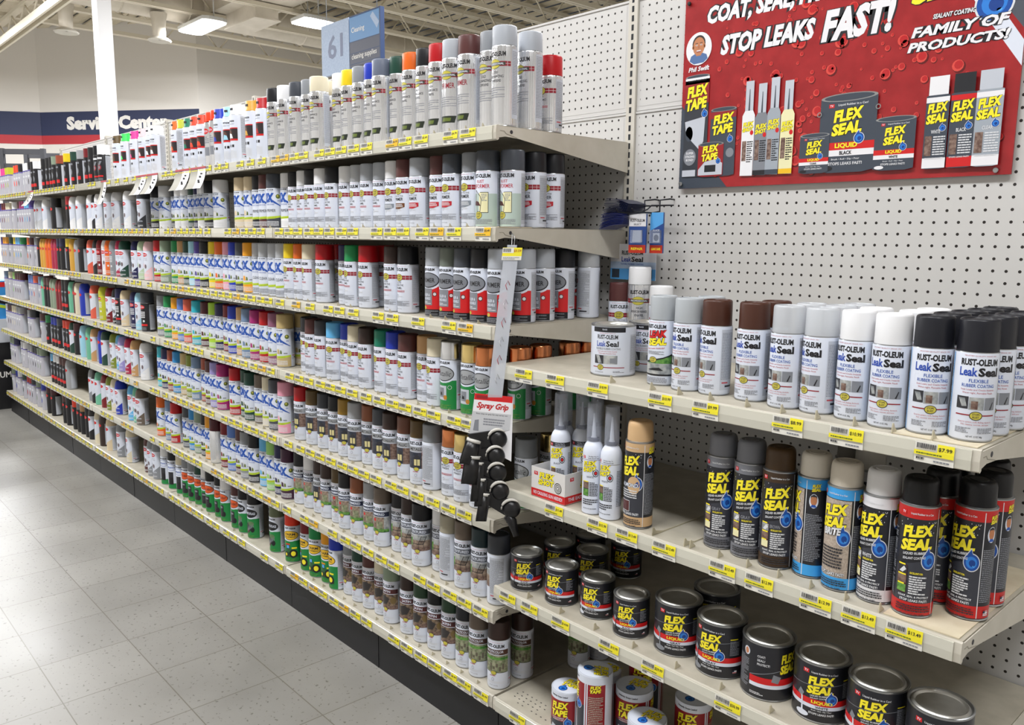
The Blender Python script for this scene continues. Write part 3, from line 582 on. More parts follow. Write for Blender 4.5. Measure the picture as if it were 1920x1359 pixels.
def art_shot(col=RED):
    A = Art(); A.rect(-0.03, 0.04, 0.124, 0.134, DKTXT if col is BLACK else WHITE); A.nl(); A.rect(-0.04, 0.04, 0.1225, 0.1232, MAROON); tv(A, -0.017, 0.1255, 0.006); A.text('The Easy Way To', 0.008, 0.129, 0.003, 0.024, WHITE if col is BLACK else DKTXT, 0.02); A.text('Caulk, Bond & Seal', 0.008, 0.125, 0.003, 0.026, WHITE if col is BLACK else DKTXT, 0.02)
    flex_seal(A, -0.002, 0.096, 0.0115, 0.034, 0.1, ('FLEX', 'SHOT')); A.ell(0.014, 0.094, 0.0075, 0.0085, BLACK, 18); A.nl(); A.ell(0.014, 0.094, 0.006, 0.0068, WHITE, 18); A.nl(); A.ell(0.014, 0.094, 0.0045, 0.005, BLACK, 16); A.nl(); A.ell(0.014, 0.094, 0.003, 0.0034, RED, 14)
    A.text('WHITE' if col is not BLACK else 'BLACK', 0.001, 0.083, 0.0042, 0.018, GTXT, 0.02, 0.2); A.rect(-0.018, -0.002, 0.042, 0.074, DKTXT); A.nl(); A.rect(-0.0175, -0.0025, 0.059, 0.0735, BRICK); A.rect(-0.0175, -0.0025, 0.0425, 0.0575, GRASS); A.rect(-0.017, -0.003, 0.0735, 0.0755, YEL)
    A.micro(0.0, 0.02, 0.042, 0.074, 9, DKTXT, 4, 0.5, 0.003, 0.006); A.micro(-0.018, 0.02, 0.022, 0.036, 3, DKTXT, 5, 0.5, 0.003, 0.006); A.text('NET WT. 8 OZ. (226 GRAMS)', 0, 0.012, 0.003, 0.034, DKTXT, 0.02); A.micro(0.03, 0.05, 0.03, 0.11, 22, GTXT, 6); return A
NEAR_CANS = [
'-3402,56,eng,black -3330,56,eng,white -3065,56,mrk,bronze -2932,56,mrk,neongreen -2790,56,mrk,neonpink -2668,56,mrk,palepink -2577,60,mrk,white -2505,56,mrk,white -2271,68,mrk,neonorange -2203,68,mrk,yellowgreen* -2133,72,mrk,teal -2061,72,mrk,neonred -1985,72,mrk,neonred -1915,76,alum,neonred -1844,68,alum,neonred -1770,56,mrk,blue -1688,60,mrk,paleblue -1614,56,mrk,white -1476,56,mrk,gold -1384,56,mrk,red -1291,56,pro,black -1211,56,pro,white -1120,56,pro,slate -1049,64,pro,grey -1020,130,pro,cream -990,200,pro,cream -975,56,pro,cream -875,84,pro,white -805,76,pro,yellow -732,72,pro,grey -663,72,pro,blue -592,56,pro,slatelt -528,76,pro,dkgreen -456,72,pro,orange -383,68,pro,black -311,60,pro,red -244,56,pri,lightgrey -175,56,pri,brown -103,72,proc,grey -36,146,proc,lightgrey -36,222,sho,red -36,56,proc,lightgrey',
'-3438,56,kry,white -3272,56,kry,clear -3139,56,kry,white -2948,56,kry,white -2741,56,kry,charcoal -2545,56,two,black -2438,56,two,white -2347,80,two,charcoal -2273,68,two,white -2198,68,two,white -2121,72,two,dkgreen -2048,68,two,navy -1975,56,two,white -1903,56,two,black -1810,56,two,white -1740,125,two,white -1611,60,two,almond -1539,68,two,almond -1465,68,two,black -1392,60,two,brown -1320,56,two,slate -1246,76,two,white -1172,68,sto,black -1100,64,sto,white -1030,56,sto,black -962,56,sto,white -889,56,sto,black -819,68,sto,white -749,68,sto,clear -682,64,sto,lightgrey -614,68,sto,lightgrey -541,64,stg,white -471,56,stb,brown -402,56,str,lightgrey -314,64,str,brown -245,56,str,slate -169,64,stg,grey -104,216,stg,lightgrey -98,56,ref,slate -36,88,ref,slate -36,168,str,black -36,238,str,black',
'-3455,56,krs,dkred -3377,60,kry,white -3305,56,krs,orange -3226,56,krs,grey -3137,60,kry,crimson -3062,56,kry,dkgreen -2871,56,kry,navy -2774,56,kry,palegreen -2686,56,kry,palepink -2545,56,two,red -2458,56,two,sage -2357,72,two,green -2280,72,two,tan -2211,72,two,dkgreen -2135,68,two,paleblue -2062,64,two,purple -1991,60,two,black -1923,72,two,yellow -1848,68,two,orange -1776,72,two,pink -1700,64,two,blue -1625,60,two,slate -1555,60,two,golden -1488,68,two,clear -1416,60,two,clear -1344,64,two,clear -1274,60,two,clear -1200,56,sto,yellow -1133,60,sto,orange -1061,56,sto,cream -990,140,sto,red -965,56,sto,red -846,76,sto,navy -774,56,sto,green -700,130,sto,red -688,56,sto,red -600,130,sto,dkbrown -541,56,sto,dkbrown -468,56,sto,black -425,130,sto,black -332,60,aut,lightgrey -264,60,aut,greygreen -194,56,aut,slate -121,56,aut,black -103,410,aut,black -49,56,aut,lightgrey -49,146,aut,lightgrey -49,220,aut,lightgrey -49,300,aut,black -36,392,sto,clear*',
'-3473,56,krs,yellowgreen -3347,56,kry,dkred -3246,60,kry,black -3177,56,blk,navy -3089,56,kry,almond -2932,56,krs,navy -2857,56,kry,paleblue -2771,56,blk,slate -2539,56,two,grey -2450,56,two,green -2350,56,two,golden -2275,56,two,cornflower -2199,56,two,coral -2102,56,two,cyan -2020,64,two,maroon -1952,72,two,lime -1882,72,two,navy -1807,76,two,dkred -1732,64,two,blue -1658,68,two,tan -1583,56,two,bluegrey -1506,56,two,magenta -1421,56,two,red -1346,56,two,mauve -1275,130,two,khaki -1275,56,two,khaki -1125,76,sto,charcoal -1055,56,sto,brown -986,56,sto,charcoal -905,56,sto,skyblue -838,72,sto,blue -771,60,sto,cream -698,56,sto,dkbrown -610,60,sto,teal -543,60,sto,blue -470,56,sto,brown -399,76,sto,tan -327,60,sto,cream -256,56,met,chrome -171,64,met,goldchrome -99,56,met,copper -36,122,met,copper -36,200,met,copper -36,318,met,copper -36,390,met,copper',
'-3337,60,kry,olive -3257,68,kry,skyblue -3178,56,kry,lavender -3070,56,kry,crimson -2972,56,kry,tan -2829,56,kry,white -2586,60,two,cyan -2519,56,two,navy -2437,56,two,rust -2369,56,two,azure -2292,64,two,khaki -2220,64,two,olive -2148,60,two,bluegrey -2074,76,two,rust -1998,64,two,brown -1927,56,two,lavender -1856,56,two,magenta -1725,56,two,red -1650,72,two,dkgreen -1580,56,two,dkgreen -1503,64,two,taupe -1433,64,two,cream -1361,56,two,slate -1284,56,two,pink -1153,56,mtl,red -1064,56,mtl,bronze -987,60,mtl,charcoal -918,64,mtl,black -845,60,mtl,goldm -774,56,mtl,silver -705,68,mtl,coppermatte -634,64,mtl,slate -562,56,mtl,dkbrown -486,60,mtl,brownlt -416,60,mtl,bronze -346,56,sto,grey* -262,64,bri,copper -194,56,bri,goldchrome -123,56,sto,white -40,330,sto,white -36,150,met,grey -36,250,sto,goldchrome',
'-3444,56,kry,olive -3357,56,kry,cream -3280,56,kry,blue -3079,60,kry,skyblue -3007,64,kry,mint -2938,56,kry,taupe -2625,56,two,orange -2505,56,two,bluegrey -2434,56,two,red -2311,68,two,slate -2242,72,two,azure -2167,68,two,sage -2099,72,two,black -2030,64,two,golden -1959,56,bare,maroon -1859,64,two,dkred -1788,64,two,cornflower -1714,68,two,brown -1641,56,two,grey -1565,56,two,black -1486,68,two,skyblue -1416,64,two,lightgreen -1346,64,two,navy -1277,56,two,plum -1195,68,ham,black -1125,72,ham,white -1052,72,mtl,dkbrown -984,64,ham,dkbrown -914,68,ham,bronze -845,56,ham,black -768,56,ham,coppermatte -690,60,ham,silver -621,56,ham,taupe -546,76,tex,black -474,64,tex,dkbrown -405,56,tex,black -331,80,tex,white -262,56,sto,sagetan* -191,56,tex,taupe -114,56,tex,dkteal -43,56,tex,charcoal*',
'-3305,56,kry,grey -3141,56,kry,cream -2875,64,kry,brown -2801,56,kry,grey -2727,56,kry,grey -2606,56,spg,white -2505,56,spg,black -2398,56,spg,cream -2321,56,spe,grey -2246,56,spe,grey -2175,60,spe,dkgreen -2105,64,spe,white -2036,56,spe,black -1944,60,spe,black -1869,56,spe,white -1758,56,spe,brown -1685,56,cam,black -1596,56,cam,black -1550,130,cam,black -1393,56,cam,khakigreen -1260,56,frm,redorange -1142,60,frm,dkred -1068,56,frm,green -992,64,frm,golden -922,56,frm,blue -850,72,sat,grey -779,64,sat,dkgreen -710,64,sat,brown -642,68,sat,cream -570,56,sat,sage -473,56,sat,dkbrown -400,56,sat,green2 -331,60,sat,black -260,60,sat,green2 -190,60,mul,slateblk -123,56,mul,taupe -39,56,mul,dkbrown -36,144,mul,dkbrown',
]
FAR_CANS = [
'-4745,56,eng,white -4535,56,eng,black -4427,56,eng,black -4359,60,eng,black -4278,56,eng,sage -4171,56,eng,rust -4003,56,eng,yellow -3853,56,eng,dkgreen -3721,56,eng,silver -3583,56,eng,dkred -3502,56,eng,black',
'-3946,56,kry,white -3805,56,kry,white -3591,56,kry,white -3514,60,kry,black',
'-4010,56,krs,gold -3904,56,krs,silver -3820,56,blk,dkbrown -3642,56,kry,coral -3533,56,kry,black',
'-4111,60,krs,mint -4043,68,krs,brown -3961,56,krs,cream -3853,56,krs,blue -3644,56,kry,coral',
'-4142,56,kry,dkgreen -4039,56,blk,maroon -3909,56,krs,paleblue -3783,56,krs,mint -3689,56,kry,tan -3559,60,krs,blue -3484,56,kry,dkgreen',
'-4295,56,krs,silver -3804,60,kry,grey -3728,56,kry,black -3659,56,kry,mint -3541,56,kry,dkred',
'-4846,56,blk,maroon -4730,56,blk,maroon -4433,56,blk,brown -4349,56,blk,black -4197,56,blk,neonred -4098,56,blk,grey -4022,56,blk,tan -3919,56,blk,black -3846,56,kry,black -3722,56,kry,cream -3628,56,krs,dkbrown -3495,56,kry,almond',
]
# ------------------------------------------------------------------ the setting
def mnode(nt, op, a, b=None, c=None):
    n = nt.nodes.new('ShaderNodeMath'); n.operation = op
    for i, x in enumerate((a, b, c)):
        if x is None: continue
        if isinstance(x, (int, float)): n.inputs[i].default_value = x
        else: nt.links.new(x, n.inputs[i])
    return n.outputs[0]
def floor_material():
    m = mat('vinyl_tile_floor', 'B8B4AA', 0.3); nt = m.node_tree; N = nt.nodes; L = nt.links; P = N['Principled BSDF']
    g = N.new('ShaderNodeTexCoord'); s = N.new('ShaderNodeSeparateXYZ'); L.new(g.outputs['Object'], s.inputs[0])
    tx, ty = 0.2923, 0.284
    fx = mnode(nt, 'DIVIDE', mnode(nt, 'ADD', s.outputs[0], 0.484), tx); fy = mnode(nt, 'DIVIDE', mnode(nt, 'ADD', s.outputs[1], 0.262), ty)
    dx = mnode(nt, 'ABSOLUTE', mnode(nt, 'SUBTRACT', mnode(nt, 'FRACT', mnode(nt, 'ADD', fx, 0.5)), 0.5)); dy = mnode(nt, 'ABSOLUTE', mnode(nt, 'SUBTRACT', mnode(nt, 'FRACT', mnode(nt, 'ADD', fy, 0.5)), 0.5))
    d = mnode(nt, 'MINIMUM', dx, dy); line = mnode(nt, 'LESS_THAN', d, 0.006)
    cid = N.new('ShaderNodeCombineXYZ'); L.new(mnode(nt, 'FLOOR', fx), cid.inputs[0]); L.new(mnode(nt, 'FLOOR', fy), cid.inputs[1])
    wn = N.new('ShaderNodeTexWhiteNoise'); L.new(cid.outputs[0], wn.inputs['Vector'])
    n1 = N.new('ShaderNodeTexNoise'); n1.inputs['Scale'].default_value = 1.6; n1.inputs['Detail'].default_value = 6; L.new(g.outputs['Object'], n1.inputs['Vector'])
    n2 = N.new('ShaderNodeTexNoise'); n2.inputs['Scale'].default_value = 75; n2.inputs['Detail'].default_value = 2; L.new(g.outputs['Object'], n2.inputs['Vector'])
    base = N.new('ShaderNodeValToRGB'); base.color_ramp.elements[0].position = 0.3; base.color_ramp.elements[1].position = 0.7
    base.color_ramp.elements[0].color = (*lin('7F7D78'), 1); base.color_ramp.elements[1].color = (*lin('999792'), 1); L.new(n1.outputs['Fac'], base.inputs['Fac'])
    sp = N.new('ShaderNodeValToRGB'); sp.color_ramp.elements[0].position = 0.31; sp.color_ramp.elements[1].position = 0.36; L.new(n2.outputs['Fac'], sp.inputs['Fac'])
    mx = N.new('ShaderNodeMixRGB'); mx.inputs[1].default_value = (*lin('615F58'), 1); L.new(sp.outputs['Color'], mx.inputs[0]); L.new(base.outputs['Color'], mx.inputs[2])
    m2 = N.new('ShaderNodeMixRGB'); m2.blend_type = 'MULTIPLY'; m2.inputs[0].default_value = 1.0; L.new(mx.outputs[0], m2.inputs[1])
    tv_ = mnode(nt, 'ADD', mnode(nt, 'MULTIPLY', wn.outputs['Value'], 0.10), 0.90); cc = N.new('ShaderNodeCombineXYZ')
    for i in range(3): L.new(tv_, cc.inputs[i])
    L.new(cc.outputs[0], m2.inputs[2])
    m3 = N.new('ShaderNodeMixRGB'); m3.inputs[2].default_value = (*lin('544F42'), 1); L.new(mnode(nt, 'MULTIPLY', line, 0.75), m3.inputs[0]); L.new(m2.outputs[0], m3.inputs[1]); L.new(m3.outputs[0], P.inputs['Base Color'])
    rr = mnode(nt, 'ADD', mnode(nt, 'MULTIPLY', n1.outputs['Fac'], 0.25), 0.24); L.new(rr, P.inputs['Roughness'])
    bp = N.new('ShaderNodeBump'); bp.inputs['Strength'].default_value = 0.15; bp.inputs['Distance'].default_value = 0.002; L.new(n1.outputs['Fac'], bp.inputs['Height']); L.new(bp.outputs[0], P.inputs['Normal'])
    return m
b = MB(); b.add([(-24, -6, 0), (6, -6, 0), (6, 16, 0), (-24, 16, 0)], [(0, 1, 2, 3)], floor_material()); struct('floor', b, 'grey speckled vinyl tile floor')

def peg_material():
    m = mat('pegboard_paint', 'C5C4C2', 0.5); nt = m.node_tree; N = nt.nodes; L = nt.links; P = N['Principled BSDF']
    g = N.new('ShaderNodeTexCoord'); s = N.new('ShaderNodeSeparateXYZ'); L.new(g.outputs['Object'], s.inputs[0]); p = 0.0254
    fx = mnode(nt, 'SUBTRACT', mnode(nt, 'FRACT', mnode(nt, 'ADD', mnode(nt, 'DIVIDE', mnode(nt, 'SUBTRACT', s.outputs[0], 0.0273), p), 0.5)), 0.5)
    fz = mnode(nt, 'SUBTRACT', mnode(nt, 'FRACT', mnode(nt, 'ADD', mnode(nt, 'DIVIDE', mnode(nt, 'SUBTRACT', s.outputs[2], 1.7854), p), 0.5)), 0.5)
    r = mnode(nt, 'SQRT', mnode(nt, 'ADD', mnode(nt, 'MULTIPLY', fx, fx), mnode(nt, 'MULTIPLY', fz, fz)))
    hole = mnode(nt, 'LESS_THAN', r, 0.128)
    mx = N.new('ShaderNodeMixRGB'); L.new(hole, mx.inputs[0]); mx.inputs[1].default_value = (*lin('C5C4C2'), 1); mx.inputs[2].default_value = (*lin('1E1814'), 1); L.new(mx.outputs[0], P.inputs['Base Color'])
    return m
PEG = peg_material()
PEGP = mat('pegboard_plain_paint', 'C5C4C2', 0.5)

# shop walls, ceiling
b = MB(); wallm = PAINTW
A0 = (-21.47, 4.03); A1 = (-18.0, 6.55); A2 = (-22.0, 3.4)
def wall(name, p, q, z1, art=None, label=None):
    b = MB(); p = Vector((p[0], p[1], 0)); q = Vector((q[0], q[1], 0)); d = (q-p); Ln = d.length; d.normalize(); n = Vector((d.y, -d.x, 0))
    b.add([tuple(p), tuple(q), tuple(q+Vector((0, 0, z1))), tuple(p+Vector((0, 0, z1)))], [(0, 1, 2, 3)], wallm)
    b.add([tuple(p-n*0.15), tuple(q-n*0.15), tuple(q-n*0.15+Vector((0, 0, z1))), tuple(p-n*0.15+Vector((0, 0, z1)))], [(3, 2, 1, 0)], wallm)
    if art: art.emit(b, lambda s, z, e: tuple(p + d*s + n*(e*40) + Vector((0, 0, z))), dx=None)
    return struct(name, b, label)
NAVYW = mat('navy_wall_paint', '2A3252', 0.6); REDW = mat('red_wall_paint', 'B03038', 0.6); SIGNW = mat('white_sign_letters', 'E4E2DE', 0.5)
LB = hypot(A1[0]-A0[0], A1[1]-A0[1])
a = Art(); a.rect(0, LB, 3.80, 4.35, NAVYW); a.rect(0, LB, 3.59, 3.80, REDW); a.nl()
a.text('Service Center', 0.72, 3.92, 0.32, 2.75, SIGNW, 0.06, align='l')
wall('wall_back', A0, A1, 6.6, a, 'white back wall with navy and red stripe and painted lettering')
a = Art(); a.rect(0, 0.9, 3.80, 4.35, NAVYW); a.rect(0, 0.9, 3.59, 3.80, REDW)
A2 = (A0[0]-0.47, A0[1]-0.77)
wall('wall_left', (A0[0]-1.3, A0[1]-2.1), A0, 6.6, None, 'white wall with navy and red stripe left of the corner')
bo = bpy.data.objects['wall_left']; 
b = MB(); d = Vector((1.3, 2.1, 0)).normalized(); n = Vector((d.y, -d.x, 0)); p = Vector((A0[0]-1.3, A0[1]-2.1, 0))
a = Art(); LL = hypot(1.3, 2.1); a.rect(0, LL, 3.80, 4.35, NAVYW); a.rect(0, LL, 3.59, 3.80, REDW); a.emit(b, lambda s, z, e: tuple(p + d*s + n*0.012 + Vector((0, 0, z))), dx=None); struct('trim_1', b, 'navy and red painted stripe left of the corner')
wall('wall_right', (-18.0, 6.55), (-18.0, 16.0), 6.6, None, 'plain white wall beyond the shelves')
wall('wall_front', (6.0, -6.0), (-24.0, -6.0), 6.6, None, 'white wall across the aisle behind the viewer')
wall('wall_side', (6.0, 16.0), (6.0, -6.0), 6.6, None, 'white wall at the near end of the store')
DECKC = noisy('ceiling_deck_paint', 'C6BCA4', 'D2C8B2', 3, 0.7)
b = MB()
for i in range(60):
    y0 = -6 + i*0.36
    b.box(-24, 6, y0, y0+0.18, 6.30, 6.33, DECKC); b.box(-24, 6, y0+0.18, y0+0.36, 6.36, 6.39, DECKC)
struct('ceiling', b, 'cream corrugated metal roof deck')
TRUSS = mat('truss_paint', 'DDD5C2', 0.55); DKHOLE = mat('truss_shadow_gap', '4A4438', 0.7)
def truss_mesh():
    b = MB()
    for z in (6.17, 5.47):
        b.box(-0.07, -0.012, -3, 15.5, z, z+0.07, TRUSS); b.box(0.012, 0.07, -3, 15.5, z, z+0.07, TRUSS)
    k = 0; y = -3.0
    while y < 15.0:
        z0, z1 = (5.5, 6.2) if k % 2 == 0 else (6.2, 5.5)
        b.tube([(0, y, z0), (0, y+0.6, z1)], 0.016, TRUSS, 6); y += 0.6; k += 1
    return b.mesh('roof_truss')
tm = truss_mesh(); ordn = ['first', 'second', 'third', 'fourth', 'fifth', 'sixth', 'seventh', 'eighth', 'ninth', 'tenth', 'eleventh', 'twelfth', 'thirteenth', 'fourteenth', 'fifteenth', 'sixteenth', 'seventeenth', 'eighteenth', 'nineteenth', 'twentieth']
for k in range(8):
    o = solo('roof_truss', tm, 'cream open-web roof truss, %s out from the far wall' % ordn[k], 'roof truss', (-16.9 + 1.35*k, 0, 0), group='roof trusses')
b = MB(); b.box(-18, 1.0, 2.42, 2.46, 5.0, 5.12, TRUSS); b.box(-18, 1.0, 2.54, 2.58, 5.0, 5.12, TRUSS); b.box(-18, 1.0, 2.42, 2.58, 5.12, 5.135, TRUSS); b.box(-18, 1.0, 2.44, 2.56, 5.4, 5.46, TRUSS)
x = -18.0
while x < 0.5: b.tube([(x, 2.5, 5.1), (x+0.5, 2.5, 5.42)], 0.018, TRUSS, 6); b.tube([(x+0.5, 2.5, 5.42), (x+1.0, 2.5, 5.1)], 0.018, TRUSS, 6); x += 1.0
solo('ceiling_girder', b, 'cream double-angle girder crossing diagonally at upper left', 'girder')
COLP = mat('column_white_paint', 'DCDCDE', 0.45)
b = MB(); b.box(-0.12, 0.12, -0.1, 0.1, 0, 5.6, COLP); b.box(-0.14, 0.14, -0.12, 0.12, 0, 0.2, COLP); b.box(-0.16, 0.16, -0.14, 0.14, 5.5, 5.6, COLP)
o = struct('support_column', b, 'white square roof column in front of the lettered wall'); o.location = (-12.0, 2.72, 0)
DUCT = noisy('duct_galvanized_paint', 'CBC3B4', 'D6CEC0', 4, 0.5)
def duct_round(name, label, x, z, r, y0, y1):
    b = MB(); prof = []; n = 28; seg = int((y1-y0)/1.2)
    for i in range(seg+1):
        y = y0 + (y1-y0)*i/seg
        for rr, yy in ((r, y), (r+0.02, y+0.02), (r, y+0.04)): prof.append((rr, yy))
    for i in range(len(prof)-1):
        (r0, a0), (r1, a1) = prof[i], prof[i+1]; v = []
        for j in range(n):
            t = 2*pi*j/n; v.append((x+r0*cos(t), a0, z+r0*sin(t))); v.append((x+r1*cos(t), a1, z+r1*sin(t)))
        b.add(v, [(2*j, 2*j+1, 2*((j+1) % n)+1, 2*((j+1) % n)) for j in range(n)], DUCT, True)
    return solo(name, b, label, 'air duct')
duct_round('round_air_duct', 'cream round spiral air duct carrying the two round diffusers', -14.85, 5.78, 0.34, -1.0, 16)
b = MB(); b.box(-14.45, -10.4, 5.3, 6.25, 5.56, 5.96, DUCT); b.box(-13.1, -13.06, 5.26, 6.29, 5.54, 5.98, DUCT); b.box(-11.7, -11.66, 5.26, 6.29, 5.54, 5.98, DUCT); b.box(-14.15, -12.9, 5.58, 6.02, 5.3, 5.56, DUCT); b.box(-14.18, -12.87, 5.55, 6.05, 5.285, 5.31, DUCT)
solo('rectangular_air_duct', b, 'cream boxed sheet-metal air duct above the large light', 'air duct')
DIFW = mat('diffuser_white', 'C8C4BA', 0.5)
for i, (dx_, dy_) in enumerate(((-15.08, 3.04), (-14.55, 4.47))):
    t = thing('air_diffuser', ('round white ceiling diffuser nearer the left corner, left of the white column', 'round white ceiling diffuser right of the white column')[i], 'air diffuser', (dx_, dy_, 4.96), group='round ceiling diffusers')
    b = MB(); b.lathe([(0.02, 0.03), (0.12, 0.04), (0.19, 0.0), (0.21, 0.02), (0.16, 0.06), (0.11, 0.08)], DIFW, 28); part('diffuser_ring', b.mesh('diffuser_ring'), t)
    b = MB(); b.lathe([(0.11, 0.08), (0.12, 0.3), (0.15, 0.5)], DUCT, 24); part('duct_neck', b.mesh('duct_neck'), t)
GLOW = mat('lamp_lens_glow', 'FFFFFF', 0.4, emit=('FFFFFF', 7.0)); FIXW = mat('fixture_white', 'D0D0CE', 0.5)
def fixture(x, y, z, sx, sy, label, rods=(-0.35, 0.35)):
    t = thing('ceiling_light', label, 'ceiling light', (x, y, z), group='ceiling lights')
    b = MB(); pts = [(sx*0.5*c1 + (0.0), sy*0.5*c2) for c1, c2 in ((-1, -0.55), (-0.9, -1), (0.9, -1), (1, -0.55), (1, 0.55), (0.9, 1), (-0.9, 1), (-1, 0.55))]
    b.prism([(a_*1.04, c_*1.06) for a_, c_ in pts], 0.03, 0.09, FIXW, 'z'); part('housing', b.mesh('fixture_housing'), t)
    b = MB(); b.prism(pts, 0.0, 0.03, GLOW, 'z'); part('lens', b.mesh('fixture_lens'), t)
    b = MB()
    for q in rods: b.tube([(sx*q, 0, 0.09), (sx*q, 0, 6.3-z)], 0.012, FIXW, 6)
    part('hanger_rod', b.mesh('hanger_rod'), t)
fixture(-14.24, 5.15, 5.26, 1.25, 0.44, 'large bright ceiling light hanging over the lettered wall', (0.44,))
fixture(-12.5, 6.5, 5.26, 0.55, 0.6, 'smaller bright ceiling light beside the aisle sign')
for i, lx in enumerate((2.6, 0.0, -2.6, -5.2, -7.8, -10.4)): fixture(lx, -1.75, LIGHT_Z+0.06, 1.6, 0.6, '%s aisle light above the shopper side, counted from the right' % ordn[i])
for i, (lx, ly) in enumerate(FILL_LAMPS): fixture(lx, ly, 5.44, 1.6, 0.6, '%s added fill light out of view above the aisles behind the shelves' % ordn[i])  # housings made up for the added fill lamps
fixture(-16.5, 1.0, 5.26, 1.35, 0.46, 'added fill light for the far wall, left of the girder')  # housing of an added lamp that lifts the far wall
fixture(-17.5, -2.5, 5.26, 1.35, 0.46, 'added fill light for the far wall, over the left side floor')  # same: added lamp, only there to brighten the wall

# aisle sign
t = thing('aisle_sign', 'hanging blue-grey aisle sign numbered 61 above the shelves', 'aisle sign', (-4.73, 2.5, 3.06))
b = MB(); SG = noisy('sign_pale_blue', 'A9BAD2', '98ABC8', 60, 0.5); SB = mat('sign_mid_blue', '5E8CBC', 0.5); SD = mat('sign_dark_grey', '4A4E5E', 0.5); SN = mat('sign_edge_navy', '1E3660', 0.5)
b.box(-0.47, -0.01, -0.015, 0.015, -0.22, 0.21, SG); a = Art(); a.text('61', -0.235, -0.09, 0.2, 0.25, mat('sign_number_grey', '6E7894', 0.5), 0.02); a.emit(b, flat_y(-0.0155), dx=None, eps=0.001); part('number_panel', b.mesh('number_panel'), t)
b = MB(); b.box(0.0, 0.46, -0.015, 0.015, 0.0, 0.2, SB); b.box(0.0, 0.46, -0.015, 0.015, -0.2, 0.0, SD); b.box(0.46, 0.475, -0.02, 0.02, -0.2, 0.21, SN); b.box(0.0, 0.46, -0.018, 0.018, 0.2, 0.21, SN)
a = Art(); a.text('Cleaning', 0.03, 0.06, 0.055, 0.2, SIGNW, 0.01, align='l'); a.text('cleaning supplies', 0.03, -0.155, 0.055, 0.38, SIGNW, 0.01, align='l'); a.poly([(0.32, 0.16), (0.36, 0.19), (0.45, 0.1), (0.42, 0.05)], SG); a.rect(0, 0.46, -0.003, 0.003, SN); a.rect(0, 0.46, -0.098, -0.092, SN); a.rect(0, 0.46, -0.183, -0.178, SN)
a.emit(b, flat_y(-0.0155), dx=None, eps=0.001); part('text_panel', b.mesh('text_panel'), t)
b = MB()
for x in (-0.4, 0.4): b.tube([(x, 0, 0.2), (x, 0, 3.2)], 0.004, TIN, 6)
part('hanging_wire', b.mesh('hanging_wire'), t)

# rack behind the far end, black display at the end of the run
RK = mat('rack_dark_steel', '3A3B40', 0.5)
t = thing('storage_rack', 'dark steel rack frame standing by the far wall', 'rack', (-15.35, 2.45, 0), 0.83)
for x in (-0.36, 0.36):
    b = MB(); b.box(x-0.035, x+0.035, -0.4, -0.33, 0, 2.9, RK); b.box(x-0.035, x+0.035, 0.33, 0.4, 0, 2.9, RK); b.box(x-0.02, x+0.02, -0.33, 0.33, 1.0, 1.06, RK); part('rack_post', b.mesh('rack_post'), t)
for z in (2.8, 2.55, 2.2):
    b = MB(); b.box(-0.33, 0.33, -0.39, -0.34, z, z+0.09, RK); b.box(-0.33, 0.33, 0.34, 0.39, z, z+0.09, RK); part('rack_beam', b.mesh('rack_beam'), t)
t = thing('floor_display', 'black and white cardboard floor display with white lettering beyond the far shelf end', 'display stand', (-6.12, 0.0, 0))
b = MB(); b.box(-0.45, 0.0, -0.35, 0.5, 0.0, 0.55, BLK); a = Art(); a.text('RUST-OLEUM', -0.14, 0.262, 0.05, 0.34, SIGNW, 0.02); a.emit(b, lambda s, z, e: (e*10, s+0.03, z), dx=None); part('display_base', b.mesh('display_base'), t)
b = MB(); b.box(-0.42, -0.02, -0.3, 0.48, 0.55, 0.74, mat('display_white', 'C4C8D0', 0.5)); part('display_tray', b.mesh('display_tray'), t)
b = MB(); b.box(-0.38, -0.06, -0.25, 0.46, 0.74, 1.05, mat('display_blue', '2E86C8', 0.5)); a = Art(); a.poly([(-0.25, 0.95), (0.4, 0.76), (0.4, 0.82), (-0.25, 1.0)], BLACK); a.poly([(-0.25, 0.9), (0.4, 0.745), (0.4, 0.765), (-0.25, 0.93)], LIME); a.rect(-0.2, 0.42, 1.0, 1.04, RED); a.emit(b, lambda s, z, e: (-0.06+e*10, s, z), dx=None); part('display_header', b.mesh('display_header'), t)

# ------------------------------------------------------------------ gondola: uprights, back panels, shelves
DY = 0.5232
BX = [0.0, -1.2192, -2.4412, -3.6405, -4.826, -6.0116]
FXR = 1.1661
SZ = [1.7179, 1.464, 1.2083, 0.9435, 0.6834, 0.4236, 0.1733]
FZ = [1.1121, 0.787, 0.5012, 0.1733]
BAYN = ['nearest can bay', 'second can bay', 'third can bay', 'fourth can bay', 'farthest can bay']
SHN = ['top', 'second', 'third', 'fourth', 'fifth', 'sixth', 'bottom']
UPP = mat('upright_paint', 'C4C0B6', 0.45); SLOT = mat('slot_shadow', '24262A', 0.8)
up_b = MB(); up_b.box(-0.016, 0.016, -0.008, 0.03, 0.02, 2.13, UPP)
z = 0.2
while z < 2.11: up_b.box(-0.0045, 0.0035, -0.0084, -0.0078, z, z+0.0165, SLOT); z += 0.0254
upm = up_b.mesh('shelf_upright')
for i, x in enumerate(BX + [FXR]):
    solo('shelf_upright', upm, ('slotted cream upright between the cans and the rubber-coating section' if i == 0 else ('slotted cream upright at the right end of the pegboard' if i == 6 else 'slotted cream upright at the left end of the %s' % BAYN[i-1])), 'upright', (x, DY, 0), group='slotted shelf uprights')
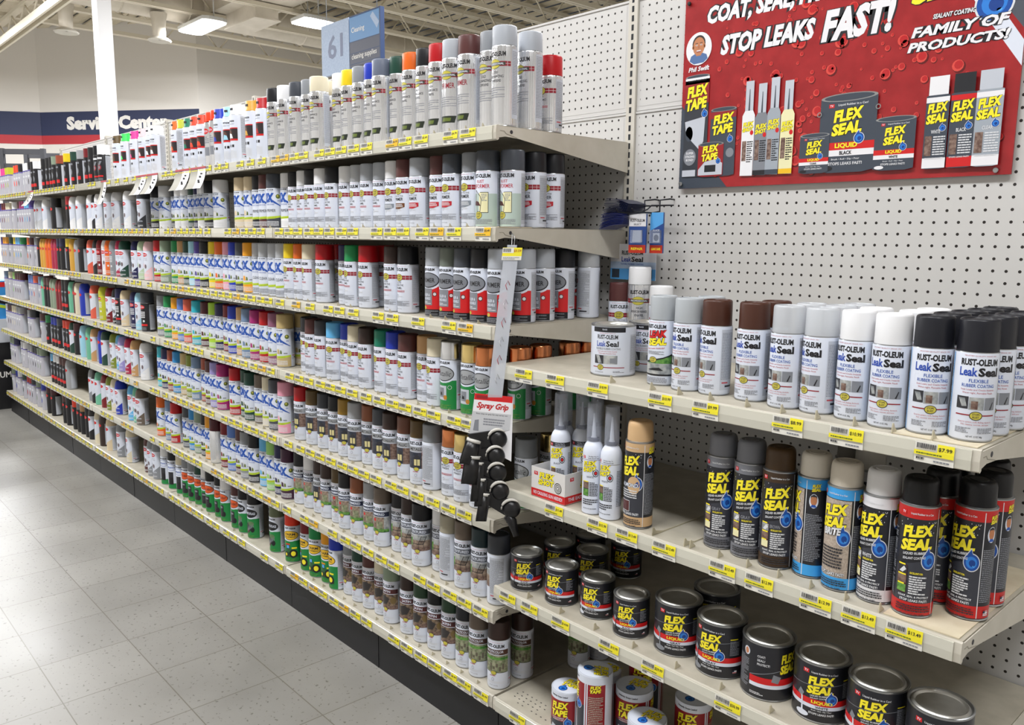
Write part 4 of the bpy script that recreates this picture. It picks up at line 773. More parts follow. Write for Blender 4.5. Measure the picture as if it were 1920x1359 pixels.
def pegs(x0, x1, z0, z1, label):
    b = MB(); e = 0.012
    b.box(x0, x1, DY, DY+0.012, z0, z1, PEGP); b.add([(x0+e, DY-0.0006, z0+e), (x1-e, DY-0.0006, z0+e), (x1-e, DY-0.0006, z1-e), (x0+e, DY-0.0006, z1-e)], [(0, 1, 2, 3)], PEG)
    b.box(x0, x1, DY-0.003, DY, z1-0.006, z1, PEGP)
    solo('pegboard_panel', b, label, 'pegboard', group='cream pegboard panels')
spans = [(0.017, FXR-0.017, 'the red poster section')] + [(BX[i+1]+0.017, BX[i]-0.017, 'the '+BAYN[i]) for i in range(5)]
for i, (x0, x1, nm) in enumerate(spans):
    pegs(x0, x1, 1.805, 2.115, 'cream pegboard upper panel behind %s' % nm); pegs(x0, x1, 0.18, 1.803, 'cream pegboard tall lower panel behind %s' % nm)

def tag_mesh(price, yel=TAGY, w=0.062, h=0.0345):
    b = MB(); a = Art(); a.rect(-w/2, w/2, -h/2, h/2, TAGW); a.nl(); a.rect(-w/2, w/2, -h*0.12, h*0.1, yel); a.rect(w*0.08, w/2, -h*0.12, h/2, yel); a.nl()
    rnd = random.Random(price); x = -w*0.44
    while x < w*0.04:
        q = rnd.uniform(0.0006, 0.0016); a.rect(x, x+q, h*0.2, h*0.44, DKTXT); x += q + rnd.uniform(0.0005, 0.0013)
    a.text(price, w*0.28, h*0.16, h*0.2, w*0.34, BLACK, 0.01); a.micro(-w*0.44, w*0.4, -h*0.1, h*0.04, 1, OLIVE, 3, 0.5); a.micro(-w*0.44, -w*0.1, -h*0.38, -h*0.2, 1, DKTXT, 4, 0.6); a.micro(0, w*0.4, -h*0.44, -h*0.26, 1, GTXT, 5, 0.4)
    def bend(s, z, e): return (s, -0.0022*(1-(2*z/h)**2) - e - 0.0006, z)
    a.emit(b, bend, dx=None, eps=0.0001); b.add([(-w/2, -0.0002, -h/2), (w/2, -0.0002, -h/2), (w/2, -0.0002, h/2), (-w/2, -0.0002, h/2)], [(3, 2, 1, 0)], TAGW)
    return b.mesh('price_tag')
TAGM = {}
def tag(price, o=False):
    k = (price, o)
    if k not in TAGM: TAGM[k] = tag_mesh(price, TAGO if o else TAGY)
    return TAGM[k]
fin = MB(); fin.prism([(0.009, 0.0003), (0.022, 0.0003), (0.021, 0.003), (0.016, 0.007), (0.0125, 0.012), (0.0105, 0.0115)], -0.0006, 0.0006, TABM, 'x'); FINM = fin.mesh('divider_tab')
lf = MB(); lf.prism([(0.009, 0.0003), (0.030, 0.0003), (0.029, 0.003), (0.02, 0.010), (0.0155, 0.018), (0.0115, 0.0175)], -0.0009, 0.0009, TABM, 'x'); rf = MB(); rf.prism([(0.009, 0.0003), (0.42, 0.0003), (0.42, 0.003), (0.05, 0.003), (0.022, 0.010), (0.0155, 0.018), (0.0115, 0.0175)], -0.0009, 0.0009, TABM, 'x'); RAILM = rf.mesh('divider_rail'); LFINM = lf.mesh('divider_tab')
def shelf(x0, x1, z, label, tags, tabs=(), base=False, longtabs=False, group='cream metal shelves'):
    t = thing('base_shelf' if base else 'metal_shelf', label, 'shelf', ((x0+x1)/2, 0, 0), group=group); c = (x0+x1)/2; hw = (x1-x0)/2 - 0.0012
    b = MB(); b.box(-hw+0.003, hw-0.003, 0.0045, DY-0.012, z-0.02, z, DECKP); part('deck', b.mesh('shelf_deck'), t)
    b = MB(); b.prism([(-0.001, z), (0.004, z+0.0015), (0.008, z), (0.008, z-0.034), (0.003, z-0.037), (-0.002, z-0.034), (-0.003, z-0.018)], -hw, hw, SHELFP, 'x'); part('front_lip', b.mesh('front_lip'), t)
    b = MB(); b.prism([(-0.004, z-0.001), (-0.0026, z), (-0.0012, z-0.001), (-0.0032, z-0.018), (-0.0022, z-0.034), (-0.0046, z-0.034), (-0.0056, z-0.018)], -hw+0.012, hw-0.012, CHAN, 'x'); part('price_channel', b.mesh('price_channel'), t)
    if base:
        b = MB(); k = int(round((x1-x0)/0.62))
        b.box(-hw, hw, 0.02, 0.03, 0.0, z-0.03, KICK); b.box(-0.002, 0.002, 0.0185, 0.02, 0.0, z-0.032, BLK); part('kick_plate', b.mesh('kick_plate'), t)
    else:
        for s in (-1, 1):
            b = MB(); b.prism([(0.008, z-0.002), (DY-0.01, z-0.002), (DY-0.01, z-0.088), (0.075, z-0.028), (0.03, z-0.026), (0.008, z-0.03)], s*hw-(0.002 if s > 0 else -0.0), s*hw+(0.0 if s > 0 else 0.002), SHELFP, 'x')
            if s > 0:
                b.prism([(0.05, z-0.0085), (0.0535, z-0.010), (0.055, z-0.0135), (0.0535, z-0.017), (0.05, z-0.0185), (0.0465, z-0.017), (0.045, z-0.0135), (0.0465, z-0.010)], hw, hw+0.0006, DKTXT, 'x')
                b.prism([(0.012, z-0.012), (0.026, z-0.012), (0.032, z-0.018), (0.07, z-0.026), (0.07, z-0.0275), (0.031, z-0.0195), (0.025, z-0.0135), (0.012, z-0.0135)], hw, hw+0.0004, mat('bracket_seam', '8E897C', 0.5), 'x')
            part('bracket', b.mesh('shelf_bracket'), t)
    for (x, pr, o) in tags:
        q = part('price_tag', tag(pr, o), t, (x-c, -0.0056, z-0.0175))
    for x in tabs: part('divider_tab', LFINM if longtabs else FINM, t, (x-c, 0, z))
    return t
# ------------------------------------------------------------------ cans
def cap_std(r=0.0322, z0=HB, h=0.053, m=None, ridge=True):
    b = MB(); z1 = z0+h
    b.lathe([(r-0.001, z0+0.0006), (r, z0+0.0012), (r-0.0002, z0+0.012), (r-0.0008, z1-0.004), (r-0.002, z1-0.0012), (r-0.004, z1), (r-0.0055, z1-0.0004), (r-0.0065, z1-0.0024)], m or CAPM, 40)
    b.disc(r-0.0065, z1-0.0024, m or CAPM, 40); return b.mesh('cap')
def cap_dome(m=None):
    b = MB(); z0 = HB; b.lathe([(0.0325, z0+0.0006), (0.0328, z0+0.008), (0.032, z0+0.018), (0.030, z0+0.029), (0.027, z0+0.038), (0.0235, z0+0.044), (0.021, z0+0.0462), (0.019, z0+0.0455)], m or CAPM, 36); b.disc(0.019, z0+0.0455, m or CAPM, 36); return b.mesh('cap')
def cap_mark():
    b = MB(); z0 = 0.186; b.lathe([(0.03, z0), (0.03, z0+0.004), (0.0285, z0+0.006), (0.0285, z0+0.036), (0.027, z0+0.038)], CAPM, 32); b.disc(0.027, z0+0.038, CAPM, 32); b.box(-0.008, 0.008, -0.0292, -0.02, z0+0.018, z0+0.026, DKTXT); b.box(-0.0285, 0.0285, -0.002, 0.002, z0+0.036, z0+0.042, CAPM); return b.mesh('cap')
def cap_flex(m=None, z0=0.2005):
    b = MB(); r = 0.0292; b.lathe([(r, z0), (r+0.0002, z0+0.003), (r-0.0006, z0+0.034), (r-0.002, z0+0.041), (r-0.0045, z0+0.0445), (r-0.008, z0+0.0455), (r-0.009, z0+0.0445), (r-0.014, z0+0.0442), (r-0.015, z0+0.0455), (0.002, z0+0.0455)], m or CAPM, 40); b.disc(0.002, z0+0.0455, m or CAPM, 40); return b.mesh('cap')
def body(art, hb=HB, base=WHITE, rim=TIN, top=None, shoulder=True, r=R):
    b = MB()
    b.disc(r-0.0025, 0.0006, rim, 32, up=False)
    b.lathe([(r-0.0025, 0.0006), (r-0.0012, 0.0), (r-0.0004, 0.0012), (r-0.0008, 0.003)], rim, 40)
    b.lathe([(r-0.0008, 0.003), (r, 0.006), (r, hb-0.003), (r-0.0006, hb-0.0008)], base, 40)
    b.lathe([(r-0.0006, hb-0.0008), (r-0.001, hb+0.0005), (r-0.006, hb+0.002)], rim if top is None else top, 40); b.disc(r-0.006, hb+0.002, rim, 32)
    if art:
        for i in range(len(art.p)):
            v, f, m, l = art.p[i]; art.p[i] = ([(p[0], min(max(p[1], 0.0035), hb-0.0025)) for p in v], f, m, l)
        art.emit(b, wrap(r))
    return b.mesh('can_body')
CAP = dict(std=cap_std(), met=cap_std(m=CAPMET), clr=cap_std(m=CAPCLR), dome=cap_dome(), tall=cap_std(z0=0.198, h=0.05), mrk=cap_mark(), flex=cap_flex(), lks=cap_std(r=0.0312, h=0.054), lksclr=cap_std(r=0.0312, h=0.054, m=CAPCLR), lkstall=cap_std(r=0.0312, z0=0.19, h=0.052), alum=cap_std(r=0.026, z0=0.19, h=0.04))
F1_ = mat('flag_red_print', 'B41E2E', 0.4); F2_ = mat('flag_brown_print', '6A3E1E', 0.4); F3_ = mat('flag_grey_print', '7C848E', 0.4)
BODYF = dict(
 sto=lambda: body(art_sto()), str=lambda: body(art_sto(primer=True, flag=F1_)), stb=lambda: body(art_sto(primer=True, flag=F2_)), stg=lambda: body(art_sto(primer=True, flag=F3_)),
 two=lambda: body(art_two()), twoc=lambda: body(art_two(clear=True)), twop=lambda: body(art_two(primer=True)),
 pro=lambda: body(art_pro('pro'), 0.198, ALU), pri=lambda: body(art_pro('pri'), 0.198, ALU), proc=lambda: body(art_pro('cold'), 0.198, ALU),
 sho=lambda: body(Art(), HB, ALU), mrk=lambda: body(art_mrk(), 0.186), kry=lambda: body(art_kry()), krs=lambda: body(art_krs(), base=TINT), blk=lambda: body(art_blk(), base=BLACK), eng=lambda: body(art_eng(), base=BLACK),
 alum=lambda: body(art_alum(), 0.186, ALU), aut=lambda: body(art_aut()), met=lambda: body(art_met()),
 mtl=lambda: body(art_band('METALLIC', SILP, LANT, ex_lantern)), bri=lambda: body(art_sto(('METALLIC', 'FINISH'))), ham=lambda: body(art_band('HAMMERED', NAVY, WOODP, ex_garden)),
 tex=lambda: body(art_band('TEXTURED', mat('slate_band_print', '565A64', 0.4), WOODP, ex_chair)), sat=lambda: body(art_band('SATIN', MAROON, AUT, ex_autumn)), mul=lambda: body(art_band('MULTICOLOR', mat('brown_band_print', '4A3026', 0.4), MOSS, ex_stone, 'TEXTURED')),
 cam=lambda: body(art_oval('CAMOUFLAGE', BLACK, DKTXT, GREEN, WHITE, pic_camo)), frm=lambda: body(art_oval('FARM', mat('farm_oval_print', 'E0B428', 0.4), BLACK, GREEN, BLACK, pic_tractor, 'EQUIPMENT')), spe=lambda: body(art_oval('HIGH HEAT', ORG, BLACK, GREEN, BLACK, pic_grill)),
 spg=lambda: body(art_spg()), bare=lambda: body(None, base=ALU), ref=lambda: body(art_ref()))
def art_sho():
    A = art_sto(('HIGH', 'PERFORMANCE')); return A
BODYF['sho'] = lambda: body(art_sho(), HB, ALU)
BODY = {}
def getbody(k):
    if k not in BODY: BODY[k] = BODYF[k]()
    return BODY[k]
CAPK = dict(pro='tall', pri='tall', proc='tall', mrk='mrk', alum='alum', kry='dome', krs='dome')
METC = {'copper', 'chrome', 'goldchrome'}
DESC = dict(sto='white red-barred can', str='red-flag primer can', stb='brown-flag primer can', stg='grey-flag primer can', two='blue 2X can', pro='tall silver can', pri='tall silver primer can', proc='tall silver galvanizing can', sho='short silver can', mrk='marking paint can', kry='red-oval white can', krs='solid-coloured red-oval can', blk='black red-oval can', eng='black slanted-emblem can', alum='slim-capped silver can', aut='grey-oval red primer can', met='silver-oval green can', mtl='lantern-picture metallic can', bri='white metallic-finish can', ham='garden-picture hammered can', tex='patio-chair textured can', sat='maroon-banded satin can', mul='brown-banded multicolour can', cam='green camouflage can', frm='green farm paint can', spe='orange-oval green can', spg='white-green appliance can', bare='unlabelled aluminium can', ref='pale green chair-picture can')
rr = random.Random(11)
recs = []
for si, line in enumerate(NEAR_CANS):
    for e in line.split():
        X, Y, st, c = e.split(','); bk = c.endswith('*'); c = c.rstrip('*'); X = int(X)/1000; Y = int(Y)/1000
        bay = 0 if X > BX[1] else (1 if X > BX[2] else 2)
        recs.append(dict(s=si, x=X, y=Y, st=st, c=c, bk=bk, bay=bay))
from collections import defaultdict
grp = defaultdict(list)
for r_ in recs: grp[(r_['s'], r_['bay'], r_['st'], r_['c'], r_['bk'], r_['y'] > 0.1)].append(r_)
SHW = [['top shelf', 'second shelf', 'third shelf', 'fourth shelf', 'fifth shelf', 'sixth shelf', 'bottom shelf'][i] for i in range(7)]
BW = ['nearest bay', 'second bay', 'third bay']
def cap_near(r_):
    L_ = [q for q in recs if q['s'] == r_['s'] and q['y'] < 0.1 and q['x'] > r_['x'] + 0.01]
    return word(min(L_, key=lambda q: q['x'])['c']) if L_ else None
for k, L_ in grp.items():
    L_.sort(key=lambda q: q['x'])
    for i, r_ in enumerate(L_):
        base = '%s-capped %s' % (word(r_['c']).replace(' ', '-'), DESC[r_['st']])
        if r_['bk']: base += ' turned backwards'
        tail = '%s, %s' % (SHW[r_['s']], BW[r_['bay']])
        sfx = ''
        if len(L_) > 1:
            nb = [cap_near(q) for q in L_]
            if nb.count(nb[i]) == 1 and nb[i] and r_['y'] < 0.1: sfx = ', just before the %s cap' % nb[i].replace(' ', '-')
            else: sfx = ', %s from the far end' % ordn[i]
        if r_['y'] > 0.1: base += ' in back'
        r_['label'] = base + ', ' + tail + sfx
ROT = dict(two=(27, 5), mtl=(26, 10), ham=(16, 10), tex=(28, 8), sat=(22, 9), mul=(30, 6), frm=(12, 18), met=(8, 4), aut=(6, 5), kry=(10, 7), krs=(10, 8), blk=(10, 8), eng=(12, 6), mrk=(8, 6), cam=(10, 8), spe=(20, 10), spg=(24, 5), ref=(4, 3), pro=(-2, 6), bri=(8, 4))
for r_ in recs:
    st = r_['st']; c = r_['c']; cl = lin(PAL[c])
    t = thing('spray_paint_can', r_['label'], 'spray can', (r_['x'], r_['y'], SZ[r_['s']] + 0.0006), radians(rr.gauss(*ROT.get(st, (0, 5)))) + (radians(-95) if r_['bk'] else 0), 'spray paint cans on the long shelves')
    bk = st
    if st == 'two' and c == 'clear': bk = 'twoc'
    if st == 'two' and r_['s'] == 1 and (c in ('black', 'brown', 'slate') and r_['x'] > -1.5 or (c == 'white' and r_['x'] > -1.25)): bk = 'twop'
    part('can_body', getbody(bk), t, col=cl)
    ck = CAPK.get(st, 'std')
    if ck == 'std' and c in METC: ck = 'met'
    elif ck == 'std' and c == 'clear': ck = 'clr'
    part('cap', CAP[ck], t, col=cl)

# everything farther along the run: too many to single out
far = []
for si, line in enumerate(FAR_CANS):
    for e in line.split():
        X, Y, st, c = e.split(',')[:4]; far.append((si, int(X)/1000, int(Y)/1000, st, c.rstrip('*')))
SEQ4 = ['eng black,eng white,eng black,eng red,eng slate', 'blk red,blk yellow,blk black,kry white,kry white,kry clear', 'blk yellow,blk navy,krs crimson,krs orange,krs gold,blk dkbrown,eng orange,eng dkgreen', 'eng black,krs dkred,krs sage,blk brown,krs mint,krs cream,krs blue', 'eng redorange,eng slate,eng blue,eng green,eng black,krs tan,kry black,blk maroon', 'eng brown,eng white,eng skyblue,eng navy,blk maroon,kry silver,kry clear', 'eng maroon,blk plum,eng brown,eng black']
SEQ5 = ['crf black,crf white,crf black,crf neonred,crf neonorange,crf yellowgreen,crf neonpink,crf palepink', 'crf skyblue,crf magenta,crf brown,crf white,crf cream,crf dkred,crf purple', 'crf skyblue,crf yellow,crf dkgreen,crf golden,crf purple,crf grey,crf maroon,crf orange,crf green', 'crf maroon,crf brown,crf lightgreen,crf cream,crf bluegrey,crf coral,crf cornflower,crf white', 'crf silver,crf rust,crf silver,crf cream,crf brown,crf white,crf charcoal', 'crf silver,crf white,crf clear,crf navy,crf sage,crf charcoal', 'crf blue,crf sage,crf charcoal,crf red,crf dkgreen,crf white']
rnd = random.Random(5)
for si in range(7):
    lo = min([r_['x'] for r_ in recs if r_['s'] == si] + [f[1] for f in far if f[0] == si])
    x = lo - 0.075; i = 0
    while x > BX[5] + 0.05:
        q = (SEQ4 if x > BX[4] else SEQ5)[si].split(','); st, c = q[(i // 2) % len(q)].split(); i += 1
        if rnd.random() > 0.06: far.append((si, x, 0.056 + rnd.choice([0, 0, 0, 0.05]), st, c))
        x -= 0.07 if rnd.random() > 0.1 else 0.08
CRF = mat('craft_can_grey_print', 'B4B4BE', 0.35)
fb = MB(); CM = {}
def capmat(c):
    if c not in CM: CM[c] = mat('cap_' + word(c).replace(' ', '_').replace('-', '_'), PAL[c], 0.35)
    return CM[c]
for si, x, y, st, c in far:
    z = SZ[si] + 0.0006; cm = capmat(c); base = BLACK if st in ('eng', 'blk') else (CRF if st == 'crf' else (cm if st == 'krs' else WHITE))
    fb.lathe([(R-0.001, z), (R, z+0.004), (R, z+HB)], base, 16, x, y)
    if st in ('kry', 'krs'): fb.lathe([(R, z+HB), (0.031, z+HB+0.02), (0.026, z+HB+0.04), (0.02, z+HB+0.046)], cm, 16, x, y); fb.disc(0.02, z+HB+0.046, cm, 16, x, y)
    else: fb.lathe([(R-0.001, z+HB), (R-0.001, z+HB+0.05)], cm, 16, x, y); fb.disc(R-0.001, z+HB+0.05, cm, 16, x, y)
    A = Art(); A.rect(0.04, 0.086, 0.01, 0.138, PALE)
    if st in ('kry', 'blk', 'krs'): A.ell(0, 0.127, 0.02, 0.01, RED, 12)
    if st == 'kry': A.poly([(-0.04, 0.0), (0.04, 0.0), (0.04, 0.07), (-0.04, 0.02)], cm)
    if st == 'eng': A.rect(-0.02, 0.02, 0.12, 0.13, GREYP); A.rect(-0.026, 0.026, 0.03, 0.05, RED); A.ell(0, 0.08, 0.014, 0.02, GREYP, 10)
    if st == 'crf': A.rect(-0.05, 0.05, 0.139, 0.146, mat('craft_rim_print', '54489A', 0.4)); A.ell(0, 0.07, 0.01, 0.02, cm, 10); A.rect(-0.02, 0.02, 0.1, 0.112, LTXT)
    A.emit(fb, lambda a_, zz, e: (x + (R+e)*sin(a_/R), y - (R+e)*cos(a_/R), z + zz), dx=0.008, base=0.0003)
o = part('distant_spray_paint_cans', fb.mesh('distant_spray_paint_cans')); o['kind'] = 'stuff'; o['label'] = 'many small spray cans filling the far end of the long shelves'; o['category'] = 'spray cans'; o['group'] = 'spray paint cans on the long shelves'

# ------------------------------------------------------------------ shelves of the long run with their tags
trnd = random.Random(8)
PR = ['$4.79', '$5.49', '$4.29', '$6.99']
for bi in range(5):
    x1, x0 = BX[bi], BX[bi+1]
    for si in range(7):
        if bi < 3: xs = [r_['x'] for r_ in recs if r_['s'] == si and r_['y'] < 0.1 and x0 < r_['x'] < x1]
        else: xs = []
        if len(xs) < 8: xs = [x0 + 0.04 + 0.076*i for i in range(15)]
        tg = []; last = None
        for x in sorted(xs):
            x = min(max(x + trnd.uniform(-0.006, 0.006), x0+0.035), x1-0.045)
            if last is None or x - last > 0.0635: tg.append((x, PR[0] if bi > 1 else PR[trnd.randrange(4)], trnd.random() < 0.14)); last = x
        fr = sorted(r_['x'] for r_ in recs if r_['s'] == si and r_['y'] < 0.1 and x0 < r_['x'] < x1)
        tabs = [(p_+q_)/2 for p_, q_ in zip(fr, fr[1:]) if 0.064 < q_-p_ < 0.11] if bi < 2 else []
        shelf(x0, x1, SZ[si], 'cream metal %s shelf of the %s' % (SHN[si], BAYN[bi]), tg, tabs, base=(si == 6))
# ------------------------------------------------------------------ the rubber-coating section on the right
FT = [[(0.1149, '$11.99'), (0.2257, '$15.99'), (0.3627, '$18.99'), (0.54, '$10.99'), (0.6543, '$9.99'), (0.8358, '$8.99'), (0.9488, '$10.99'), (1.0972, '$7.99')],
      [(0.2304, '$11.49'), (0.3725, '$15.99'), (0.4611, '$13.49'), (0.5652, '$13.49'), (0.712, '$13.49'), (0.796, '$12.99'), (0.9137, '$12.99'), (0.9948, '$13.49'), (1.0747, '$13.49')],
      [(0.0635, '$15.79'), (0.1471, '$15.99'), (0.2598, '$14.99'), (0.4185, '$15.99'), (0.5475, '$29.99'), (0.7412, '$30.99'), (0.93, '$29.99')], [(0.1066, '$14.99')]]
TABS = [[0.385, 0.5, 0.572, 0.65, 0.735, 0.811, 0.881, 0.952, 1.02, 1.086], [0.52, 0.62, 0.69, 0.757, 0.825, 0.892, 0.96, 1.023], [0.122, 0.24, 0.356, 0.475, 0.596, 0.711, 0.826], []]
for i in range(4):
    shelf(0.001, FXR, FZ[i], ['cream metal shelf holding the white leak-sealer cans', 'cream metal shelf holding the tall rubber sealant sprays', 'cream metal shelf holding the short black liquid cans', 'cream metal base shelf holding the tape rolls'][i],
          [(x, p_, False) for x, p_ in FT[i]], TABS[i], base=(i == 3), longtabs=True)
for x in (0.52, 0.605):
    q = [o for o in bpy.data.objects if o.name.startswith('metal_shelf') and o.type == 'EMPTY' and abs(o.location.x-(0.001+FXR)/2) < 1e-3][1]; part('divider_rail', RAILM, q, (x-q.location.x, 0, FZ[1]))
b = MB(); rnd = random.Random(2)
for i in range(4):
    for j in range(9):
        if rnd.random() < 0.8: x = 0.03 + j*0.018 + (i % 2)*0.006; y = 0.03 + i*0.016; b.box(x, x+0.005, y, y+0.0028, FZ[3]-0.001, FZ[3]+0.0003, DKTXT)
bs = [o for o in bpy.data.objects if o.name.startswith('base_shelf') and o.type == 'EMPTY' and abs(o.location.x-(0.001+FXR)/2) < 1e-3][0]
part('deck_slot_pattern', b.mesh('deck_slot_pattern'), bs, (-bs.location.x, 0, 0))
for nm, x0, x1, y0, y1, z, lb in (('cardboard_sheet', 1.03, 1.155, 0.012, 0.42, FZ[1], 'tan cardboard sheet under the right-hand red sealant cans'), ('cardboard_sheet', 1.02, 1.155, 0.012, 0.44, FZ[0], 'tan cardboard sheet under the black-capped leak-sealer cans'), ('cardboard_sheet', -0.13, -0.004, 0.012, 0.13, SZ[1], 'tan cardboard sheet at the right end of the second can shelf')):
    b = MB(); b.box(x0, x1, y0, y1, z+0.0004, z+0.0022, CARD); solo(nm, b, lb, 'cardboard', group='cardboard shelf sheets')

# leak-sealer sprays, first shelf
LKS = body(art_lks(), HB); LK2 = body(art_lk2(), HB)
CC = dict(silver='A4A9AE', brown='47291F', white='E2E3E6', black='1C1D24', clear='C6C9CE')
def spray(name, me, capk, colh, x, y, z, label, rot=0, group=None, bodycol=None, cat='spray can'):
    t = thing(name, label, cat, (x, y, z + 0.0006), radians(rot), group)
    part('can_body', me, t, col=lin(bodycol or colh)); part('cap', CAP[capk], t, col=lin(colh)); return t
G1 = 'white leak-sealer sprays on the first shelf'
front = [(0.4622, 0.0995, 'silver', LK2, 'silver-capped spray with red and yellow LEAK SEAL lettering', 4), (0.5401, 0.0861, 'silver', LKS, 'silver-capped leak-sealer spray beside the brown caps', -6), (0.6075, 0.0918, 'brown', LKS, 'brown-capped leak-sealer spray next to the silver caps', -20), (0.6947, 0.0944, 'brown', LKS, 'brown-capped leak-sealer spray next to the clear caps', 2),
 (0.7784, 0.0819, 'clear', LKS, 'clear-capped leak-sealer spray next to the brown caps', -4), (0.8453, 0.0852, 'clear', LKS, 'clear-capped leak-sealer spray next to the white caps', -24), (0.9173, 0.0815, 'white', LKS, 'white-capped leak-sealer spray next to the clear caps', -4), (0.9869, 0.0674, 'white', LKS, 'white-capped leak-sealer spray next to the black caps', 4), (1.0555, 0.066, 'black', LKS, 'black-capped leak-sealer spray next to the white caps', 26), (1.1235, 0.0695, 'black', LKS, 'frontmost black-capped leak-sealer spray at the right shelf end', 28)]
for x, y, c, me, lb, rt_ in front:
    zz = FZ[0] + (0.0022 if x > 1.02 else 0)
    spray('leak_sealer_spray', me, 'lksclr' if c == 'clear' else 'lks', CC[c], x, y, zz, lb, rt_, G1)
ROWN = ['second row', 'third row', 'fourth row', 'fifth row']
for x, c, n, w in ((1.1265, 'black', 4, 'at the right shelf end'), (1.054, 'black', 4, 'beside the white caps'), (0.984, 'white', 2, 'beside the black caps'), (0.9095, 'white', 1, 'beside the clear caps'), (0.840, 'clear', 2, 'beside the white caps'), (0.779, 'clear', 1, 'beside the brown caps'), (0.70, 'brown', 1, 'beside the clear caps'), (0.54, 'silver', 1, 'beside the brown caps')):
    for k in range(n):
        zz = FZ[0] + (0.0022 if x > 1.02 else 0)
        spray('leak_sealer_spray', LKS, 'lksclr' if c == 'clear' else 'lks', CC[c], x + 0.004*k, 0.142 + 0.070*k + (0.026 if c != 'black' else 0), zz, '%s-capped leak-sealer spray in the %s, %s' % (c, ROWN[k], w), 20, G1)
spray('spray_primer_can', getbody('str'), 'std', PAL['brown'], 0.036, 0.452, FZ[0], 'brown-capped primer can under the hanging placard', 38, 'stray cans by the upright')
t = spray('spray_enamel_can', getbody('pro'), 'tall', PAL['white'], 0.107, 0.452, FZ[0], 'tall silver can with white cap before the hanging placard', 40, 'stray cans by the upright')
spray('spray_enamel_can', getbody('sto'), 'std', PAL['white'], 0.2089, 0.42, FZ[0], 'white-capped enamel can behind the leak-sealer tins', 45, 'stray cans by the upright')

def paint_tin(art, r, h, bodym, name_, label, x, y, z, rot, group, lidm=TIN):
    t = thing(name_, label, 'paint tin', (x, y, z + 0.0006), radians(rot), group)
    b = MB(); b.disc(r-0.003, 0.001, TIN, 36, up=False); b.lathe([(r-0.003, 0.001), (r-0.0005, 0.0), (r+0.0006, 0.0015), (r-0.0002, 0.0035)], TIN, 48); b.lathe([(r-0.0004, 0.0035), (r, 0.005), (r, h-0.004)], bodym, 48)
    b.lathe([(r, h-0.004), (r+0.0008, h-0.002), (r+0.0006, h), (r-0.0015, h+0.0006), (r-0.004, h-0.001), (r-0.0055, h-0.003)], TIN, 48)
    for i in range(len(art.p)):
        v, f, m, l = art.p[i]; art.p[i] = ([(p[0], min(max(p[1], 0.004), h-0.0045)) for p in v], f, m, l)
    art.emit(b, wrap(r)); key = name_ + str(id(art)); part('tin_body', b.mesh('tin_body'), t)
    b = MB(); b.lathe([(r-0.0055, h-0.003), (r-0.0075, h-0.0005), (r-0.0095, h+0.0008), (r-0.0115, h-0.0005), (r-0.013, h-0.0045), (r-0.016, h-0.005)], lidm, 48); b.disc(r-0.016, h-0.005, lidm, 48); part('lid', b.mesh('lid'), t); return t
TINLID = noisy('tin_lid', 'C4C4C0', 'ACAAA4', 18, 0.3, metal=0.6)
paint_tin(art_quart(), 0.054, 0.122, WHITE, 'leak_sealer_tin', 'white quart tin with black top band at the shelf front', 0.2969, 0.1217, FZ[0], 24, 'white leak-sealer tins', TINLID)
paint_tin(art_quart(), 0.054, 0.122, WHITE, 'leak_sealer_tin', 'white quart tin standing behind the front leak-sealer tin', 0.318, 0.238, FZ[0], 20, 'white leak-sealer tins', TINLID)

# tall rubber sealant sprays, second shelf
def flex_body(kind):
    a = art_fls(kind); b = MB(); r = R; DK = mat('flex_dark_print', '1E1F26', 0.38); ZK = 1.3
    b.disc(r-0.0025, 0.0006, TIN, 32, up=False); b.lathe([(r-0.0025, 0.0006), (r-0.0012, 0.0), (r+0.0004, 0.0014), (r-0.0004, 0.0034)], TIN, 40)
    b.lathe([(r-0.0006, 0.0034), (r, 0.005), (r, 0.137*ZK)], DK, 40); b.lathe([(r, 0.137*ZK), (r, 0.198)], TINT, 40); b.lathe([(r, 0.198), (r+0.0006, 0.199), (r+0.0004, 0.2005), (r-0.002, 0.201)], TIN, 40)
    b.lathe([(r-0.002, 0.201), (0.0285, 0.2025)], TIN, 40); b.disc(0.0285, 0.2025, TIN, 32)
    for i in range(len(a.p)):
        v, f, m, l = a.p[i]; a.p[i] = ([(p[0], min(max(p[1]*ZK, 0.0052), 0.1975)) for p in v], f, m, l)
    a.emit(b, wrap(r)); return b.mesh('can_body')
FB = {k: flex_body(k) for k in ('red', 'white', 'gray', 'brown', 'brite', 'almond')}
G2 = 'tall rubber sealant sprays on the second shelf'
